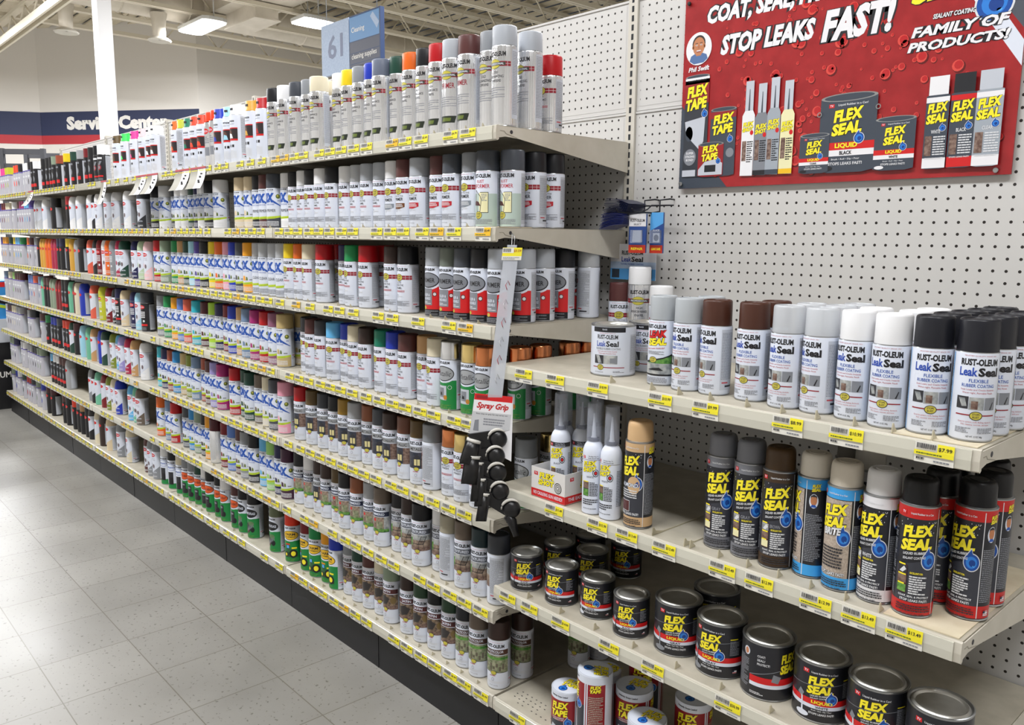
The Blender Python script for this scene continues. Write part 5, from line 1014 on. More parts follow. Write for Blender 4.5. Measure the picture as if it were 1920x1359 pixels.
sp = [(0.4525, 0.0425, 'almond', 'C8A67C', 'C8A67C', 'almond sealant spray standing beside the two white bottles', -4), (0.6470, 0.0792, 'gray', '74767E', '74767E', 'grey-capped sealant spray farther from the brown cap', 18), (0.7152, 0.0776, 'gray', '74767E', '74767E', 'grey-capped sealant spray right beside the brown cap', 22), (0.7840, 0.0717, 'brown', '46321C', '3C2A18', 'brown-capped sealant spray between grey and cream caps', 24),
 (0.8530, 0.0845, 'brite', 'D4CEC2', '3A9ADC', 'blue-banded concrete-patterned sealant spray turned to its portrait side', -62), (0.9220, 0.0681, 'brite', 'D2CABC', '3A9ADC', 'blue-banded concrete-patterned sealant spray showing its front lettering', -8), (0.9905, 0.0691, 'white', 'DADADC', 'DCDCE0', 'white-capped sealant spray beside the red-banded cans', -12), (1.0592, 0.0588, 'red', '0E0E11', 'BC1C1A', 'red-banded sealant spray beside the white-capped one', 22), (1.1292, 0.1215, 'red', '0E0E11', 'BC1C1A', 'red-banded sealant spray standing on the cardboard sheet', -18),
 (1.0630, 0.1460, 'red', '0E0E11', 'BC1C1A', 'red-banded sealant spray half hidden between the front two', 0), (1.1285, 0.206, 'red', '0E0E11', 'BC1C1A', 'red-banded sealant spray behind the one on the cardboard', -14), (1.028, 0.297, 'red', '0E0E11', 'BC1C1A', 'black-capped sealant spray at the back by the pegboard', 0), (1.098, 0.294, 'red', '0E0E11', 'BC1C1A', 'black-capped sealant spray at the back right corner', 0), (0.8404, 0.2623, 'white', '8E8A84', 'DCDCE0', 'dull-grey-capped sealant spray at the back behind the brown cap', 0), (0.8993, 0.2168, 'white', 'CFCBC2', 'DCDCE0', 'pale-capped sealant spray behind the concrete-patterned cans', 0)]
for x, y, k, capc, bc, lb, rt_ in sp:
    t = thing('sealant_spray', lb, 'spray can', (x, y, FZ[1] + 0.0006 + (0.0022 if x > 1.02 else 0)), radians(rt_), G2)
    part('can_body', FB[k], t, col=lin(bc)); part('cap', CAP['flex'], t, col=lin(capc))
# caulk bottles and their carton
CLEARP = mat('clear_sleeve_plastic', 'B4BAC8', 0.2, alpha=0.38)
def shot_body(col):
    a = art_shot(col); b = MB(); r = 0.0255
    b.disc(r-0.002, 0.0004, WHITE, 32, up=False); b.lathe([(r-0.002, 0.0004), (r, 0.0025), (r, 0.136), (r-0.001, 0.144), (r-0.004, 0.152), (r-0.0085, 0.1585), (0.0135, 0.161)], WHITE, 36)
    a.emit(b, wrap(r)); return b.mesh('bottle_body')
SBW = shot_body(RED); SBK = shot_body(BLACK)
b = MB(); b.lathe([(0.008, 0.161), (0.008, 0.168), (0.0055, 0.172), (0.0018, 0.222)], WHITE, 20); b.disc(0.0018, 0.222, WHITE, 20); b.lathe([(0.0135, 0.1605), (0.0135, 0.168), (0.008, 0.169)], NAVY, 24); NOZ = b.mesh('nozzle')
b = MB(); b.lathe([(0.0175, 0.1608), (0.0172, 0.2), (0.0165, 0.243), (0.0155, 0.2455)], CLEARP, 28); b.disc(0.0155, 0.2455, CLEARP, 28); SLV = b.mesh('clear_cap')
def bottle(x, y, z, lb, me, rot):
    t = thing('caulk_bottle', lb, 'caulk bottle', (x, y, z + 0.0006), radians(rot), 'pressurised caulk bottles'); t.scale = (1, 1, 1.09)
    part('bottle_body', me, t); part('nozzle', NOZ, t); o = part('clear_cap', SLV, t); o['label'] = 'clear plastic nozzle cap'
bottle(0.3233, 0.0298, FZ[1], 'white caulk bottle standing on the shelf nearest the carton', SBW, 24); bottle(0.3783, 0.0308, FZ[1], 'white caulk bottle standing on the shelf beside the almond can', SBW, 4)
zb = FZ[1] + 0.0016
bottle(0.1925, 0.052, zb, 'dark-banded caulk bottle in the front of the carton', SBK, 22); bottle(0.2205, 0.1005, zb, 'dark-banded caulk bottle in the carton, second row right', SBK, 24)
bottle(0.165, 0.0975, zb, 'caulk bottle in the carton, second row left', SBW, 10); bottle(0.222, 0.154, zb, 'caulk bottle in the carton, third row', SBW, 10)
t = thing('display_carton', 'open white and red printed carton holding caulk bottles', 'carton', (0, 0, FZ[1] + 0.0005))
CW = mat('carton_white', 'D8D6D4', 0.5); CB = noisy('carton_brown_inside', '6A5240', '7A6250', 30, 0.7); x0, x1, y0, y1, hh = 0.134, 0.252, 0.008, 0.185, 0.078
b = MB(); b.box(x0, x1, y0, y1, 0.0, 0.0014, CB); part('carton_bottom', b.mesh('carton_bottom'), t)
for nm, bx, in_ in (('front', (x0, x1, y0, y0+0.0014), 0), ('right', (x1-0.0014, x1, y0+0.0014, y1), 1), ('rear', (x0, x1, y1-0.0014, y1), 2), ('left', (x0, x0+0.0014, y0+0.0014, y1), 3)):
    b = MB(); b.box(*bx, 0.0014, hh, CW)
    if in_ in (0, 1):
        a = Art(); w = (x1-x0) if in_ == 0 else (y1-y0); a.rect(-w/2, w/2, 0.002, 0.022, RED); a.nl(); a.text('NO CAULKING GUN NEEDED!' if in_ == 0 else 'THE EASY WAY TO CAULK!', 0, 0.008, 0.009, w*0.86, WHITE, 0.02)
        tv(a, -w*0.36, 0.058, 0.009); flex_seal(a, -w*0.04, 0.036, 0.0155, w*0.46 if in_ == 0 else 0.05, 0.04, ('FLEX', 'SHOT'))
        cx = w*0.3 if in_ == 0 else 0.045
        for q, mm in ((0.0125, BLACK), (0.0105, CW), (0.0085, BLACK), (0.0068, CW), (0.0048, BLACK), (0.003, CW)): a.nl(); a.ell(cx, 0.039, q, q*1.1, mm, 22)
        if in_ == 0: a.emit(b, lambda s, z, e: ((x0+x1)/2+s, y0-e, z), dx=None)
        else: a.emit(b, lambda s, z, e: (x1+e, (y0+y1)/2+s, z), dx=None)
    part('carton_wall', b.mesh('carton_wall'), t)

# liquid tins, third shelf
FD = mat('flex_dark_print', '1E1F26', 0.38)
GS = 'small black liquid-rubber tins'; GL = 'large black liquid-rubber tins'
for x, y, c, lb, rt_ in ((0.0587, 0.0673, 'BLACK', 'small black liquid tin at the left shelf end', 34), (0.1844, 0.0748, 'BLACK', 'small black liquid tin second from the left shelf end', 12), (0.2966, 0.0891, 'WHITE', 'small black liquid tin with white swatch, third from left', 14), (0.417, 0.0752, 'BLACK', 'small black liquid tin nearest the large tins', 20)):
    paint_tin(art_liq(c, 0.0435, 0.8), 0.0435, 0.098, FD, 'small_liquid_tin', lb, x, y, FZ[2], rt_, GS, TINLID)
for x, y, lb in ((0.068, 0.185, 'small black tin in shadow behind the leftmost liquid tin'), (0.165, 0.215, 'small black tin in shadow behind the second liquid tin'), (0.08, 0.30, 'small black tin deep in shadow behind the left liquid tins'), (0.185, 0.335, 'small black tin deepest in shadow near the pegboard')):
    paint_tin(art_liq('BLACK', 0.0435, 0.8), 0.0435, 0.098, FD, 'small_liquid_tin', lb, x, y, FZ[2], 20, GS, TINLID)
for x, y, c, sd, lb, rt_ in ((0.5368, 0.0980, 'GRAY', False, 'large black liquid tin with grey swatch nearest the small tins', 26), (0.6565, 0.0926, 'GRAY', False, 'large black liquid tin between the grey-swatch tin and the turned tin', 6), (0.7720, 0.0914, 'BLACK', True, 'large black liquid tin turned to show its side panel', 10), (0.8865, 0.100, 'WHITE', False, 'large black liquid tin with white paint puddle picture', 24), (1.0005, 0.0930, 'WHITE', False, 'large black liquid tin second from the right end', 14), (1.112, 0.090, 'BLACK', False, 'large black liquid tin at the right shelf end', 14), (0.5620, 0.2150, 'BLACK', False, 'large black liquid tin standing behind the front row', 20)):
    paint_tin(art_liq(c, 0.054, 1.0, sd), 0.054, 0.122, FD, 'large_liquid_tin', lb, x, y, FZ[2], rt_, GL, TINLID)

# tape rolls on the base shelf
def tape(x, y, r, h, lb, rot):
    t = thing('tape_roll', lb, 'tape roll', (x, y, FZ[3] + 0.0006), radians(rot), 'tape rolls on the base shelf')
    b = MB(); b.lathe([(0.019, 0.0), (r, 0.0), (r, h), (r-0.0005, h+0.0003)], WHITE, 44); a = art_tape(r, h); a.p = [([(p[0], min(max(p[1], 0.001), h-0.001)) for p in v], f, m, l) for v, f, m, l in a.p]; a.emit(b, wrap(r)); part('wrapped_roll', b.mesh('wrapped_roll'), t)
    b = MB(); b.disc(r-0.0004, h+0.0004, WHITE, 44); a = Art(); flex_seal(a, 0.006, -0.002, 0.017, 0.046, 0.15, ('FLEX', 'TAPE')); drop(a, -0.002, -0.018, 0.012); a.ring(0, 0, r*0.98, r*0.98, 0.002, PALE); a.emit(b, lambda s, z, e: (s, z, h+0.0004+e), dx=None); part('top_label', b.mesh('top_label'), t)
tape(0.2232, 0.064, 0.042, 0.105, 'short tape roll at the left of the tape group', 8); tape(0.328, 0.052, 0.044, 0.2, 'tallest tape roll turned to its text side', -58); tape(0.3925, 0.129, 0.047, 0.155, 'medium tape roll in the middle behind the tall one', 12); tape(0.4774, 0.074, 0.047, 0.13, 'lower tape roll at the right front of the group', 6); tape(0.5211, 0.20, 0.045, 0.155, 'medium tape roll at the back right in shadow', 8); tape(0.3539, 0.225, 0.045, 0.2, 'tall tape roll in shadow behind the tall turned roll', 20)
tape(0.285, 0.14, 0.042, 0.15, 'white-topped tape roll peeking out behind the tall roll', 0)
t_ = spray('spray_paint_bottle', getbody('mul'), 'std', PAL['black'], 0.036, 0.31, FZ[3], 'dark-capped can standing alone deep on the base shelf', 20, 'stray cans deep on the base shelf'); spray('spray_paint_bottle', getbody('mul'), 'std', PAL['dkbrown'], 0.042, 0.392, FZ[3], 'dark-capped can behind the lone one on the base shelf', 20, 'stray cans deep on the base shelf')

# ------------------------------------------------------------------ poster
PX0, PX1, PZ0, PZ1, PY = 0.186, 1.0125, 1.577, 2.096, 0.5105
t = thing('product_poster', 'large red product poster board fixed on the pegboard', 'poster', (0, 0, 0))
PRED = noisy('poster_red', '90191E', 'A02226', 25, 0.32)
b = MB(); b.box(PX0, PX1, PY, PY+0.005, PZ0, PZ1, PRED); a = Art()
SLB = mat('poster_slate', '3C4450', 0.38)
a.poly([(PX0, PZ0), (0.34, PZ0), (0.30, 1.62), (0.26, 1.70), (PX0, 1.80)], SLB); a.poly([(0.84, PZ1), (PX1, PZ1), (PX1, 1.86), (0.93, 1.97)], mat('poster_dark_grey', '4A4E58', 0.38)); a.poly([(0.80, PZ1), (0.84, PZ1), (PX1, 1.84), (PX1, 1.79)], WHITE)
rnd = random.Random(12); DR1 = mat('droplet_dark', '5E1014', 0.3); DR2 = mat('droplet_light', 'D24A42', 0.2); DR3 = mat('droplet_red', 'B4262A', 0.2); a.nl()
for i in range(230):
    x = rnd.uniform(0.3, 0.99); z = rnd.uniform(1.60, 2.05); q = rnd.choice([0.003, 0.004, 0.005, 0.006, 0.008, 0.012]); 
    if x - 0.9 > (1.84-z)*0.8: continue
    a.ell(x+q*0.25, z-q*0.25, q*1.1, q*1.1, DR1, 12)
    a.lay += 1; a.ell(x, z, q, q, DR2, 12); a.lay += 1; a.ell(x+q*0.12, z+q*0.12, q*0.74, q*0.74, DR3, 10); a.lay -= 2
a.nl(); a.nl(); a.nl()
INK = mat('poster_ink', '1A1C22', 0.4); PWH = mat('poster_white', 'E2E2E6', 0.38)
def pt(st, x0, z0, h, w, bold=0.05, sh=0.22, sl=0.0): a.text(st, x0, z0, h, w, PWH, bold, sh, sl, align='l', out=INK, outw=0.10); a.nl()
pt('COAT, SEAL, PROTECT &', 0.257, 1.990, 0.054, 0.50); pt('STOP LEAKS', 0.302, 1.914, 0.050, 0.262); pt('FAST!', 0.58, 1.901, 0.074, 0.172)
drop(a, 0.952, 1.921, 0.034); a.nl()
pt('FAMILY OF', 0.79, 1.877, 0.022, 0.195, 0.04); pt('PRODUCTS!', 0.784, 1.847, 0.021, 0.203, 0.04)
a.text('SEAL', 0.785, 1.945, 0.06, 0.15, YEL, 0.06, 0.15, 0.1, align='l', out=INK); a.nl(); pt('LIQUID RUBBER', 0.833, 1.924, 0.011, 0.085, 0.03); pt('SEALANT COATING', 0.833, 1.910, 0.010, 0.085, 0.03)
# portrait roundel
fx, fz, fr = 0.2345, 1.942, 0.0405; a.nl(); a.ell(fx, fz, fr, fr*1.04, PWH, 32); a.nl()
a.poly([(fx-0.028, fz-0.029), (fx-0.024, fz-0.017), (fx-0.01, fz-0.011), (fx+0.01, fz-0.011), (fx+0.025, fz-0.017), (fx+0.029, fz-0.028), (fx+0.016, fz-0.037), (fx-0.014, fz-0.038)], mat('portrait_shirt_blue', '4A6A9C', 0.5)); a.nl(); a.rect(fx-0.008, fx+0.008, fz-0.018, fz-0.006, SKIN); a.nl()
a.ell(fx, fz+0.013, 0.0205, 0.0215, mat('portrait_hair', '2E2420', 0.5), 24); a.nl(); a.ell(fx, fz+0.006, 0.0185, 0.0235, SKIN, 24); a.ell(fx-0.0185, fz+0.005, 0.003, 0.005, SKIN, 8); a.ell(fx+0.0185, fz+0.005, 0.003, 0.005, SKIN, 8); a.nl()
for s in (-1, 1): a.ell(fx+s*0.0072, fz+0.0095, 0.0032, 0.0018, PWH, 10); a.rect(fx+s*0.0072-0.0042, fx+s*0.0072+0.0042, fz+0.0136, fz+0.0152, DKTXT)
a.poly([(fx-0.0012, fz+0.009), (fx+0.0012, fz+0.009), (fx+0.0032, fz+0.0005), (fx-0.0032, fz+0.0005)], mat('portrait_nose', 'A0664A', 0.5)); a.poly([(fx-0.009, fz-0.0035), (fx+0.009, fz-0.0035), (fx+0.0055, fz-0.0095), (fx-0.0055, fz-0.0095)], mat('portrait_lip', '8E4A42', 0.5)); a.nl()
for s in (-1, 1): a.ell(fx+s*0.0072, fz+0.0095, 0.0014, 0.0016, DKTXT, 8)
a.rect(fx-0.007, fx+0.007, fz-0.0062, fz-0.0038, PWH); a.nl(); a.text('Phil Swift', 0.2045, 1.884, 0.0125, 0.066, PWH, 0.03, 0.2, align='l'); a.nl()
def pcan(x0, x1, z0, z1, body_, cap_=None, caph=0.18, kind='can', words=('FLEX', 'SEAL'), name=None, bot=None):
    w = x1-x0; h = z1-z0; cx = (x0+x1)/2; zb = z1-h*caph if cap_ else z1; a.nl()
    a.poly([(x0, z0+w*0.04), (x0+w*0.2, z0), (x1-w*0.2, z0), (x1, z0+w*0.04), (x1, zb-w*0.03), (x1-w*0.15, zb), (x0+w*0.15, zb), (x0, zb-w*0.03)], body_); a.nl()
    if cap_: a.rect(x0+w*0.08, x1-w*0.08, zb, z1, cap_)
    else: a.ell(cx, z1-w*0.02, w*0.5, w*0.07, TIN, 24); a.nl(); a.ell(cx, z1-w*0.02, w*0.44, w*0.055, SLB, 24)
    if bot: a.rect(x0, x1, z0+w*0.04, z0+h*0.12, bot)
    hb = zb-z0; a.nl(); return cx, w, hb
cx, w, hb = pcan(0.197, 0.2735, 1.607, 1.872, mat('poster_slate_dark', '30343C', 0.4)); a.rect(0.197, 0.2735, 1.80, 1.862, mat('tape_red_print', '8E1A22', 0.4)); a.rect(0.197, 0.2735, 1.852, 1.868, PWH); a.nl(); a.text('Instantly Stops Leaks!', 0.235, 1.857, 0.006, 0.06, INK, 0.02); flex_seal(a, 0.236, 1.785, 0.03, 0.066, 0.1, ('FLEX', 'TAPE')); a.poly([(0.2, 1.755), (0.265, 1.765), (0.262, 1.70), (0.25, 1.678), (0.205, 1.72)], PALE); a.ell(0.215, 1.722, 0.012, 0.02, SLB, 18); drop(a, 0.262, 1.772, 0.009); a.ell(0.22, 1.66, 0.02, 0.022, GREYP, 20); a.nl(); a.text('SUPER', 0.22, 1.668, 0.006, 0.024, PWH, 0.02); a.text('STRONG', 0.22, 1.659, 0.006, 0.03, PWH, 0.02); a.text('BOND!', 0.22, 1.65, 0.006, 0.024, PWH, 0.02); a.rect(0.197, 0.24, 1.609, 1.626, PALE)
cx, w, hb = pcan(0.283, 0.361, 1.606, 1.779, SLB); a.rect(0.283, 0.361, 1.755, 1.772, mat('tape_red_print', '8E1A22', 0.4)); flex_seal(a, 0.322, 1.715, 0.024, 0.062, 0.1, ('FLEX', 'TAPE')); drop(a, 0.345, 1.70, 0.008); a.ell(0.346, 1.665, 0.012, 0.012, GREYP, 16)
cx, w, hb = pcan(0.248, 0.327, 1.606, 1.692, mat('tape_red_print', '8E1A22', 0.4)); flex_seal(a, 0.286, 1.648, 0.019, 0.05, 0.1, ('FLEX', 'TAPE')); a.poly([(0.25, 1.61), (0.325, 1.61), (0.325, 1.64), (0.30, 1.65), (0.27, 1.645), (0.25, 1.625)], PALE); a.nl(); a.rect(0.27, 0.305, 1.618, 1.636, INK); drop(a, 0.312, 1.645, 0.007)
for i, (x0, zt) in enumerate(((0.380, 1.838), (0.417, 1.828), (0.452, 1.838), (0.490, 1.826))):
    zc = 1.765 - (0.008 if i % 2 else 0)
    a.nl(); a.poly([(x0, 1.603), (x0+0.036, 1.602), (x0+0.036, zc-0.012), (x0+0.03, zc), (x0+0.007, zc), (x0, zc-0.012)], (PWH, GREYP, mat('poster_pale_grey', '9AA2AC', 0.4), CREAMP)[i]); a.rect(x0+0.007, x0+0.03, zc, zt, PALE); a.nl(); a.poly([(x0+0.016, zc), (x0+0.021, zc), (x0+0.0195, zt-0.02), (x0+0.0178, zt-0.02)], SLB)
    flex_seal(a, x0+0.018, zc-0.052, 0.0115, 0.031, 0.08, ('FLEX', 'SHOT')); a.ell(x0+0.029, zc-0.055, 0.005, 0.006, RED, 12); a.rect(x0+0.003, x0+0.015, 1.64, 1.69, BRICK); a.micro(x0+0.017, x0+0.034, 1.635, 1.69, 10, INK, 5+i, 0.5, 0.003, 0.007); a.rect(x0, x0+0.036, 1.603, 1.615, (PWH, INK, SLB, TAGO)[i])
def pliq(x0, x1, z0, z1, nm):
    cx, w, hb = pcan(x0, x1, z0, z1, SLB); k = hb
    a.rect(x0, x1, z0+k*0.3, z0+k*0.4, RED); a.rect(x0, x1, z0+k*0.22, z0+k*0.3, PWH); a.nl(); tv(a, x0+w*0.2, z0+k*0.86, k*0.05); a.text('Liquid Rubber in a Can!', cx+w*0.08, z0+k*0.87, k*0.035, w*0.52, LTXT, 0.02); flex_seal(a, cx, z0+k*0.5, k*0.16, w*0.52, 0.1); drop(a, cx+w*0.22, z0+k*0.44, w*0.085)
    a.text('LIQUID', cx, z0+k*0.315, k*0.075, w*0.4, YEL, 0.04); a.text(nm, cx, z0+k*0.235, k*0.05, w*0.22, INK, 0.03); a.text('Brush \u2022 Roll \u2022 Dip \u2022 Pour', cx, z0+k*0.16, k*0.03, w*0.5, LTXT, 0.02); a.text('STOPS LEAKS FAST!', cx, z0+k*0.1, k*0.04, w*0.6, LTXT, 0.03); a.ell(x0+w*0.16, z0+k*0.06, w*0.12, k*0.035, PWH if nm == 'WHITE' else INK, 16)
pliq(0.5936, 0.7295, 1.598, 1.772, 'BLACK'); a.nl(); pliq(0.5455, 0.6205, 1.599, 1.690, 'CLEAR'); pliq(0.7285, 0.8185, 1.597, 1.711, 'WHITE'); a.ring(0.592, 1.735, 0.006, 0.006, 0.002, TIN, 12); a.ring(0.732, 1.74, 0.006, 0.006, 0.002, TIN, 12)
for x0, x1, cp, bd, bt, nm in ((0.837, 0.8845, PWH, SLB, PWH, 'WHITE'), (0.8875, 0.937, INK, SLB, RED, ''), (0.9375, 0.989, PALE, mat('poster_pale_grey', '9AA2AC', 0.4), PWH, 'CLEAR')):
    cx, w, hb = pcan(x0, x1, 1.595, 1.789, bd, cp, 0.2, bot=bt); z0 = 1.595; a.rect(x0, x1, z0+hb*0.9, z0+hb*0.97, bt); a.nl(); flex_seal(a, cx, z0+hb*0.62, hb*0.13, w*0.86, 0.1); drop(a, cx+w*0.28, z0+hb*0.55, w*0.14); a.text(nm or 'BLACK', cx, z0+hb*0.48, hb*0.05, w*0.4, LTXT, 0.02); a.rect(x0+w*0.06, x0+w*0.36, z0+hb*0.18, z0+hb*0.45, BRICK); a.micro(x0+w*0.42, x1-w*0.06, z0+hb*0.18, z0+hb*0.45, 8, LTXT, 6, 0.5, 0.004, 0.009); a.text('STOPS LEAKS FAST!', cx, z0+hb*0.135, hb*0.02, w*0.8, LTXT, 0.03)
ZT = PZ1 - 0.0005
a.p = [([(p[0], min(p[1], ZT)) for p in v], f, m, l) for v, f, m, l in a.p]
a.emit(b, flat_y(PY), dx=None, eps=0.00005, base=0.00008); part('poster_board', b.mesh('poster_board'), t)
for x, z in ((0.2, 2.062), (1.0, 2.062), (0.195, 1.59), (0.985, 1.586)):
    b = MB(); b.lathe([(0.0001, 0.0), (0.005, 0.001), (0.0055, 0.004), (0.0045, 0.0055), (0.0001, 0.006)], BLK if z > 2 else TIN, 16); o = part('push_pin', b.mesh('push_pin'), t, (x, PY-0.0018, z)); o.rotation_euler = (radians(90), 0, 0)

# ------------------------------------------------------------------ hooks, cards and strips by the upright
t = thing('peg_hook', 'black wire double hook on the pegboard beside the upright', 'peg hook', (0, 0, 0))
b = MB()
for x in (0.098, 0.152): b.tube([(x+0.012, DY, 1.549), (x+0.012, DY-0.02, 1.550), (x, DY-0.05, 1.546), (x, DY-0.05, 1.515), (x, 0.44, 1.510), (x, 0.36, 1.511), (x, 0.35, 1.52)], 0.0022, STEELB, 8)
part('hook_wire', b.mesh('hook_wire'), t)
b = MB(); b.tube([(0.085, DY-0.052, 1.531), (0.2, DY-0.052, 1.531)], 0.002, STEELB, 8); part('cross_wire', b.mesh('cross_wire'), t)
b = MB(); b.tube([(0.19, DY-0.052, 1.531), (0.145, 0.445, 1.531), (0.135, 0.44, 1.52), (0.13, 0.40, 1.508), (0.05, 0.40, 1.502)], 0.002, STEELB, 8); part('bent_wire', b.mesh('bent_wire'), t)
t = thing('card_bundle', 'fanned bundle of thin dark-blue hanging cards by the upright', 'card bundle', (0, 0, 0))
CBL = mat('card_blue', '232C6C', 0.3); CDK = mat('card_dark_blue', '141A3C', 0.35); rnd = random.Random(3)
for i in range(20):
    k = i/19; b = MB(); ang = radians(18 - 26*k)
    zc = 1.545 - 0.07*k; P0 = Vector((0.108 - 0.02*k, 0.43, 1.535 - 0.055*k)); pts = []
    L = 0.085 + rnd.uniform(-0.006, 0.004)
    for j in range(6):
        q = j/5; x = P0.x - L*q; z = P0.z + (0.016 - 0.03*k)*q + 0.004*sin(q*pi); pts.append((x, z))
    poly = pts + [(x, z-0.0014) for x, z in reversed(pts)]
    b.prism(poly, 0.39, 0.468, CBL if i > 9 else CDK, 'y'); part('card', b.mesh('card'), t)
b = MB()
for i in range(14):
    z = 1.478 - i*0.0045; n = 10; c = [(0.082 + 0.0016*cos(2*pi*j/n)*(1 if i % 2 else 0.2), 0.43 + 0.0016*cos(2*pi*j/n)*(0.2 if i % 2 else 1), z + 0.003*sin(2*pi*j/n)) for j in range(n+1)]; b.tube(c, 0.0006, TIN, 5)
solo('bead_chain', b, 'thin steel chain hanging from the blue card bundle', 'chain')
BLB = mat('blister_blue', '2A4A8C', 0.3); BLR = mat('blister_red', 'B8321E', 0.35)
for i, (x0, x1, z0, z1, y, r_, lb) in enumerate(((0.097, 0.151, 1.40, 1.507, 0.415, 8, 'blue hanging pack with white top label on the left hook'), (0.150, 0.192, 1.40, 1.511, 0.44, 4, 'blue and red hanging pack on the right hook'))):
    t = thing('hanging_pack', lb, 'hanging pack', ((x0+x1)/2, y, 0), radians(r_), 'blue hanging packs'); w = x1-x0; b = MB(); b.box(-w/2, w/2, -0.003, 0.003, z0, z1, BLB); a = Art()
    a.rect(-w/2, w/2, z0, z0+0.022, BLR); a.nl(); a.text('LEAKS SAFE' if i else 'REPAIR', 0, z0+0.008, 0.007, w*0.7, YEL, 0.02)
    if i == 0: a.rect(-w/2, w/2, z1-0.034, z1, PWH); a.nl(); a.text('RUST-OLEUM', 0, z1-0.022, 0.008, w*0.84, BLACK, 0.02); a.text('SELECT', 0, z1-0.031, 0.005, w*0.44, DKTXT, 0.02); a.poly([(-0.016, z0+0.03), (0.016, z0+0.03), (0.014, z0+0.062), (-0.014, z0+0.062)], PALE)
    else: a.poly([(-w/2, z1-0.05), (w/2, z1-0.03), (w/2, z1), (-w/2, z1)], LBLUE); a.nl(); a.rect(-0.011, 0.011, z0+0.03, z0+0.055, PALE); a.nl(); a.ell(0, z0+0.042, 0.008, 0.009, INK, 14); a.text('BLACK', 0, z0+0.06, 0.005, w*0.5, PWH, 0.02)
    a.emit(b, flat_y(-0.003), dx=None, eps=0.0002); part('pack_card', b.mesh('pack_card'), t)
    b = MB(); b.obox((0, -0.008, z0+0.045), (0.017, 0, 0), (0, 0.005, 0), (0, 0, 0.018), mat('blister_clear', 'AFBCD8', 0.15, alpha=0.35)); part('blister', b.mesh('blister'), t)
t = thing('hanging_placard', 'white and blue leak-sealer placard hanging below the blue cards', 'placard', (0.046, 0.491, 0), radians(4)); b = MB()
pts = [(-0.078, 1.32), (0.082, 1.32), (0.082, 1.418), (0.078, 1.424), (-0.074, 1.424), (-0.078, 1.418)]; b.prism(pts, -0.001, 0.001, PWH, 'y'); a = Art(); a.rect(-0.078, 0.082, 1.32, 1.37, LBLUE); a.nl(); a.rect(-0.078, 0.082, 1.352, 1.372, mat('placard_pale_blue', 'B8CCE6', 0.4)); a.nl(); a.text('RUST-OLEUM', 0, 1.392, 0.013, 0.075, BLACK, 0.03); a.text('Leak', -0.038, 1.372, 0.015, 0.034, mat('leak_blue_print', '2448A8', 0.4), 0.02, align='l'); a.text('Seal', -0.003, 1.372, 0.015, 0.041, BLACK, 0.03, align='l'); a.text('FLEXIBLE RUBBER COATING', 0, 1.363, 0.005, 0.08, BLUE, 0.01); a.rect(-0.072, -0.045, 1.325, 1.35, SLB); a.rect(0.05, 0.07, 1.325, 1.35, SLB); a.emit(b, flat_y(-0.001), dx=None, eps=0.0003); part('placard_sheet', b.mesh('placard_sheet'), t)
b = MB(); b.tube([(0, 0, 1.412), (0, -0.004, 1.42), (0, 0, 1.424), (-0.004, 0.01, 1.436), (-0.01, 0.02, 1.45)], 0.0012, TIN, 6); part('hanger_loop', b.mesh('hanger_loop'), t)

# clip strip with grips
STRIPM = mat('clip_strip_plastic', 'CDD2DC', 0.18, alpha=0.55, coat=0.4)
t = thing('clip_strip', 'clear plastic clip strip with yellow tag hanging from the second shelf end', 'clip strip', (0, 0, 0))
T0 = Vector((0.027, 0.0302, 1.4162)); T1 = Vector((0.0429, -0.0383, 1.0337)); ax = Vector((0.68, 0.735, 0)); dn = (T1-T0); L = dn.length; dn.normalize(); nrm = ax.cross(dn).normalized()
if nrm.y > 0: nrm = -nrm
b = MB(); b.obox(T0 + dn*(L/2+0.01), ax*0.0185, dn*(L/2-0.01), nrm*0.0006, STRIPM); b.obox(T0 + dn*0.008, ax*0.0125, dn*0.012, nrm*0.0006, STRIPM); part('strip', b.mesh('strip'), t)
b = MB()
for i in range(6):
    c = T0 + dn*(0.1 + i*0.048); b.tube([c + ax*0.006 + nrm*0.001, c + nrm*0.003 - dn*0.012, c - ax*0.005 + nrm*0.002, c + dn*0.012 + nrm*0.0025], 0.0009, LTXT if i % 2 else REDTXT, 6)
part('clip_hooks', b.mesh('clip_hooks'), t)
b = MB(); a = Art(); c = Vector((0.0292, 0.0284, 1.3973)) + nrm*0.0022; a.rect(-0.025, 0.025, -0.016, 0.016, TAGY); a.nl(); a.rect(-0.025, 0.004, 0.002, 0.015, TAGW); a.rect(-0.025, 0.025, -0.016, -0.006, TAGW); a.nl(); a.micro(-0.023, 0.003, 0.004, 0.014, 1, DKTXT, 3, 0.9, 0.0006, 0.0014); a.text('$3.59', 0.0135, 0.004, 0.007, 0.019, mat('price_red', 'A84A1E', 0.5), 0.02); a.micro(-0.022, 0.02, -0.015, -0.008, 2, GTXT, 5)
a.emit(b, lambda s, z, e: tuple(c + ax*s - dn*z + nrm*e), dx=None, eps=0.0002); b.obox(c - nrm*0.0004, ax*0.025, dn*0.016, nrm*0.0003, TAGW); part('price_tag', b.mesh('price_tag'), t)
b = MB(); b.tube([(0.004, 0.05, 1.4505), (0.010, 0.046, 1.446), (0.016, 0.040, 1.425), tuple(T0 + dn*0.01 + nrm*0.001), (0.03, 0.034, 1.41)], 0.0011, TIN, 6); b.tube([(0.004, 0.05, 1.4505), (0.016, 0.05, 1.44), (0.022, 0.042, 1.42), tuple(T0 + dn*0.012 - nrm*0.001)], 0.0011, TIN, 6); part('hanger_wire', b.mesh('hanger_wire'), t)
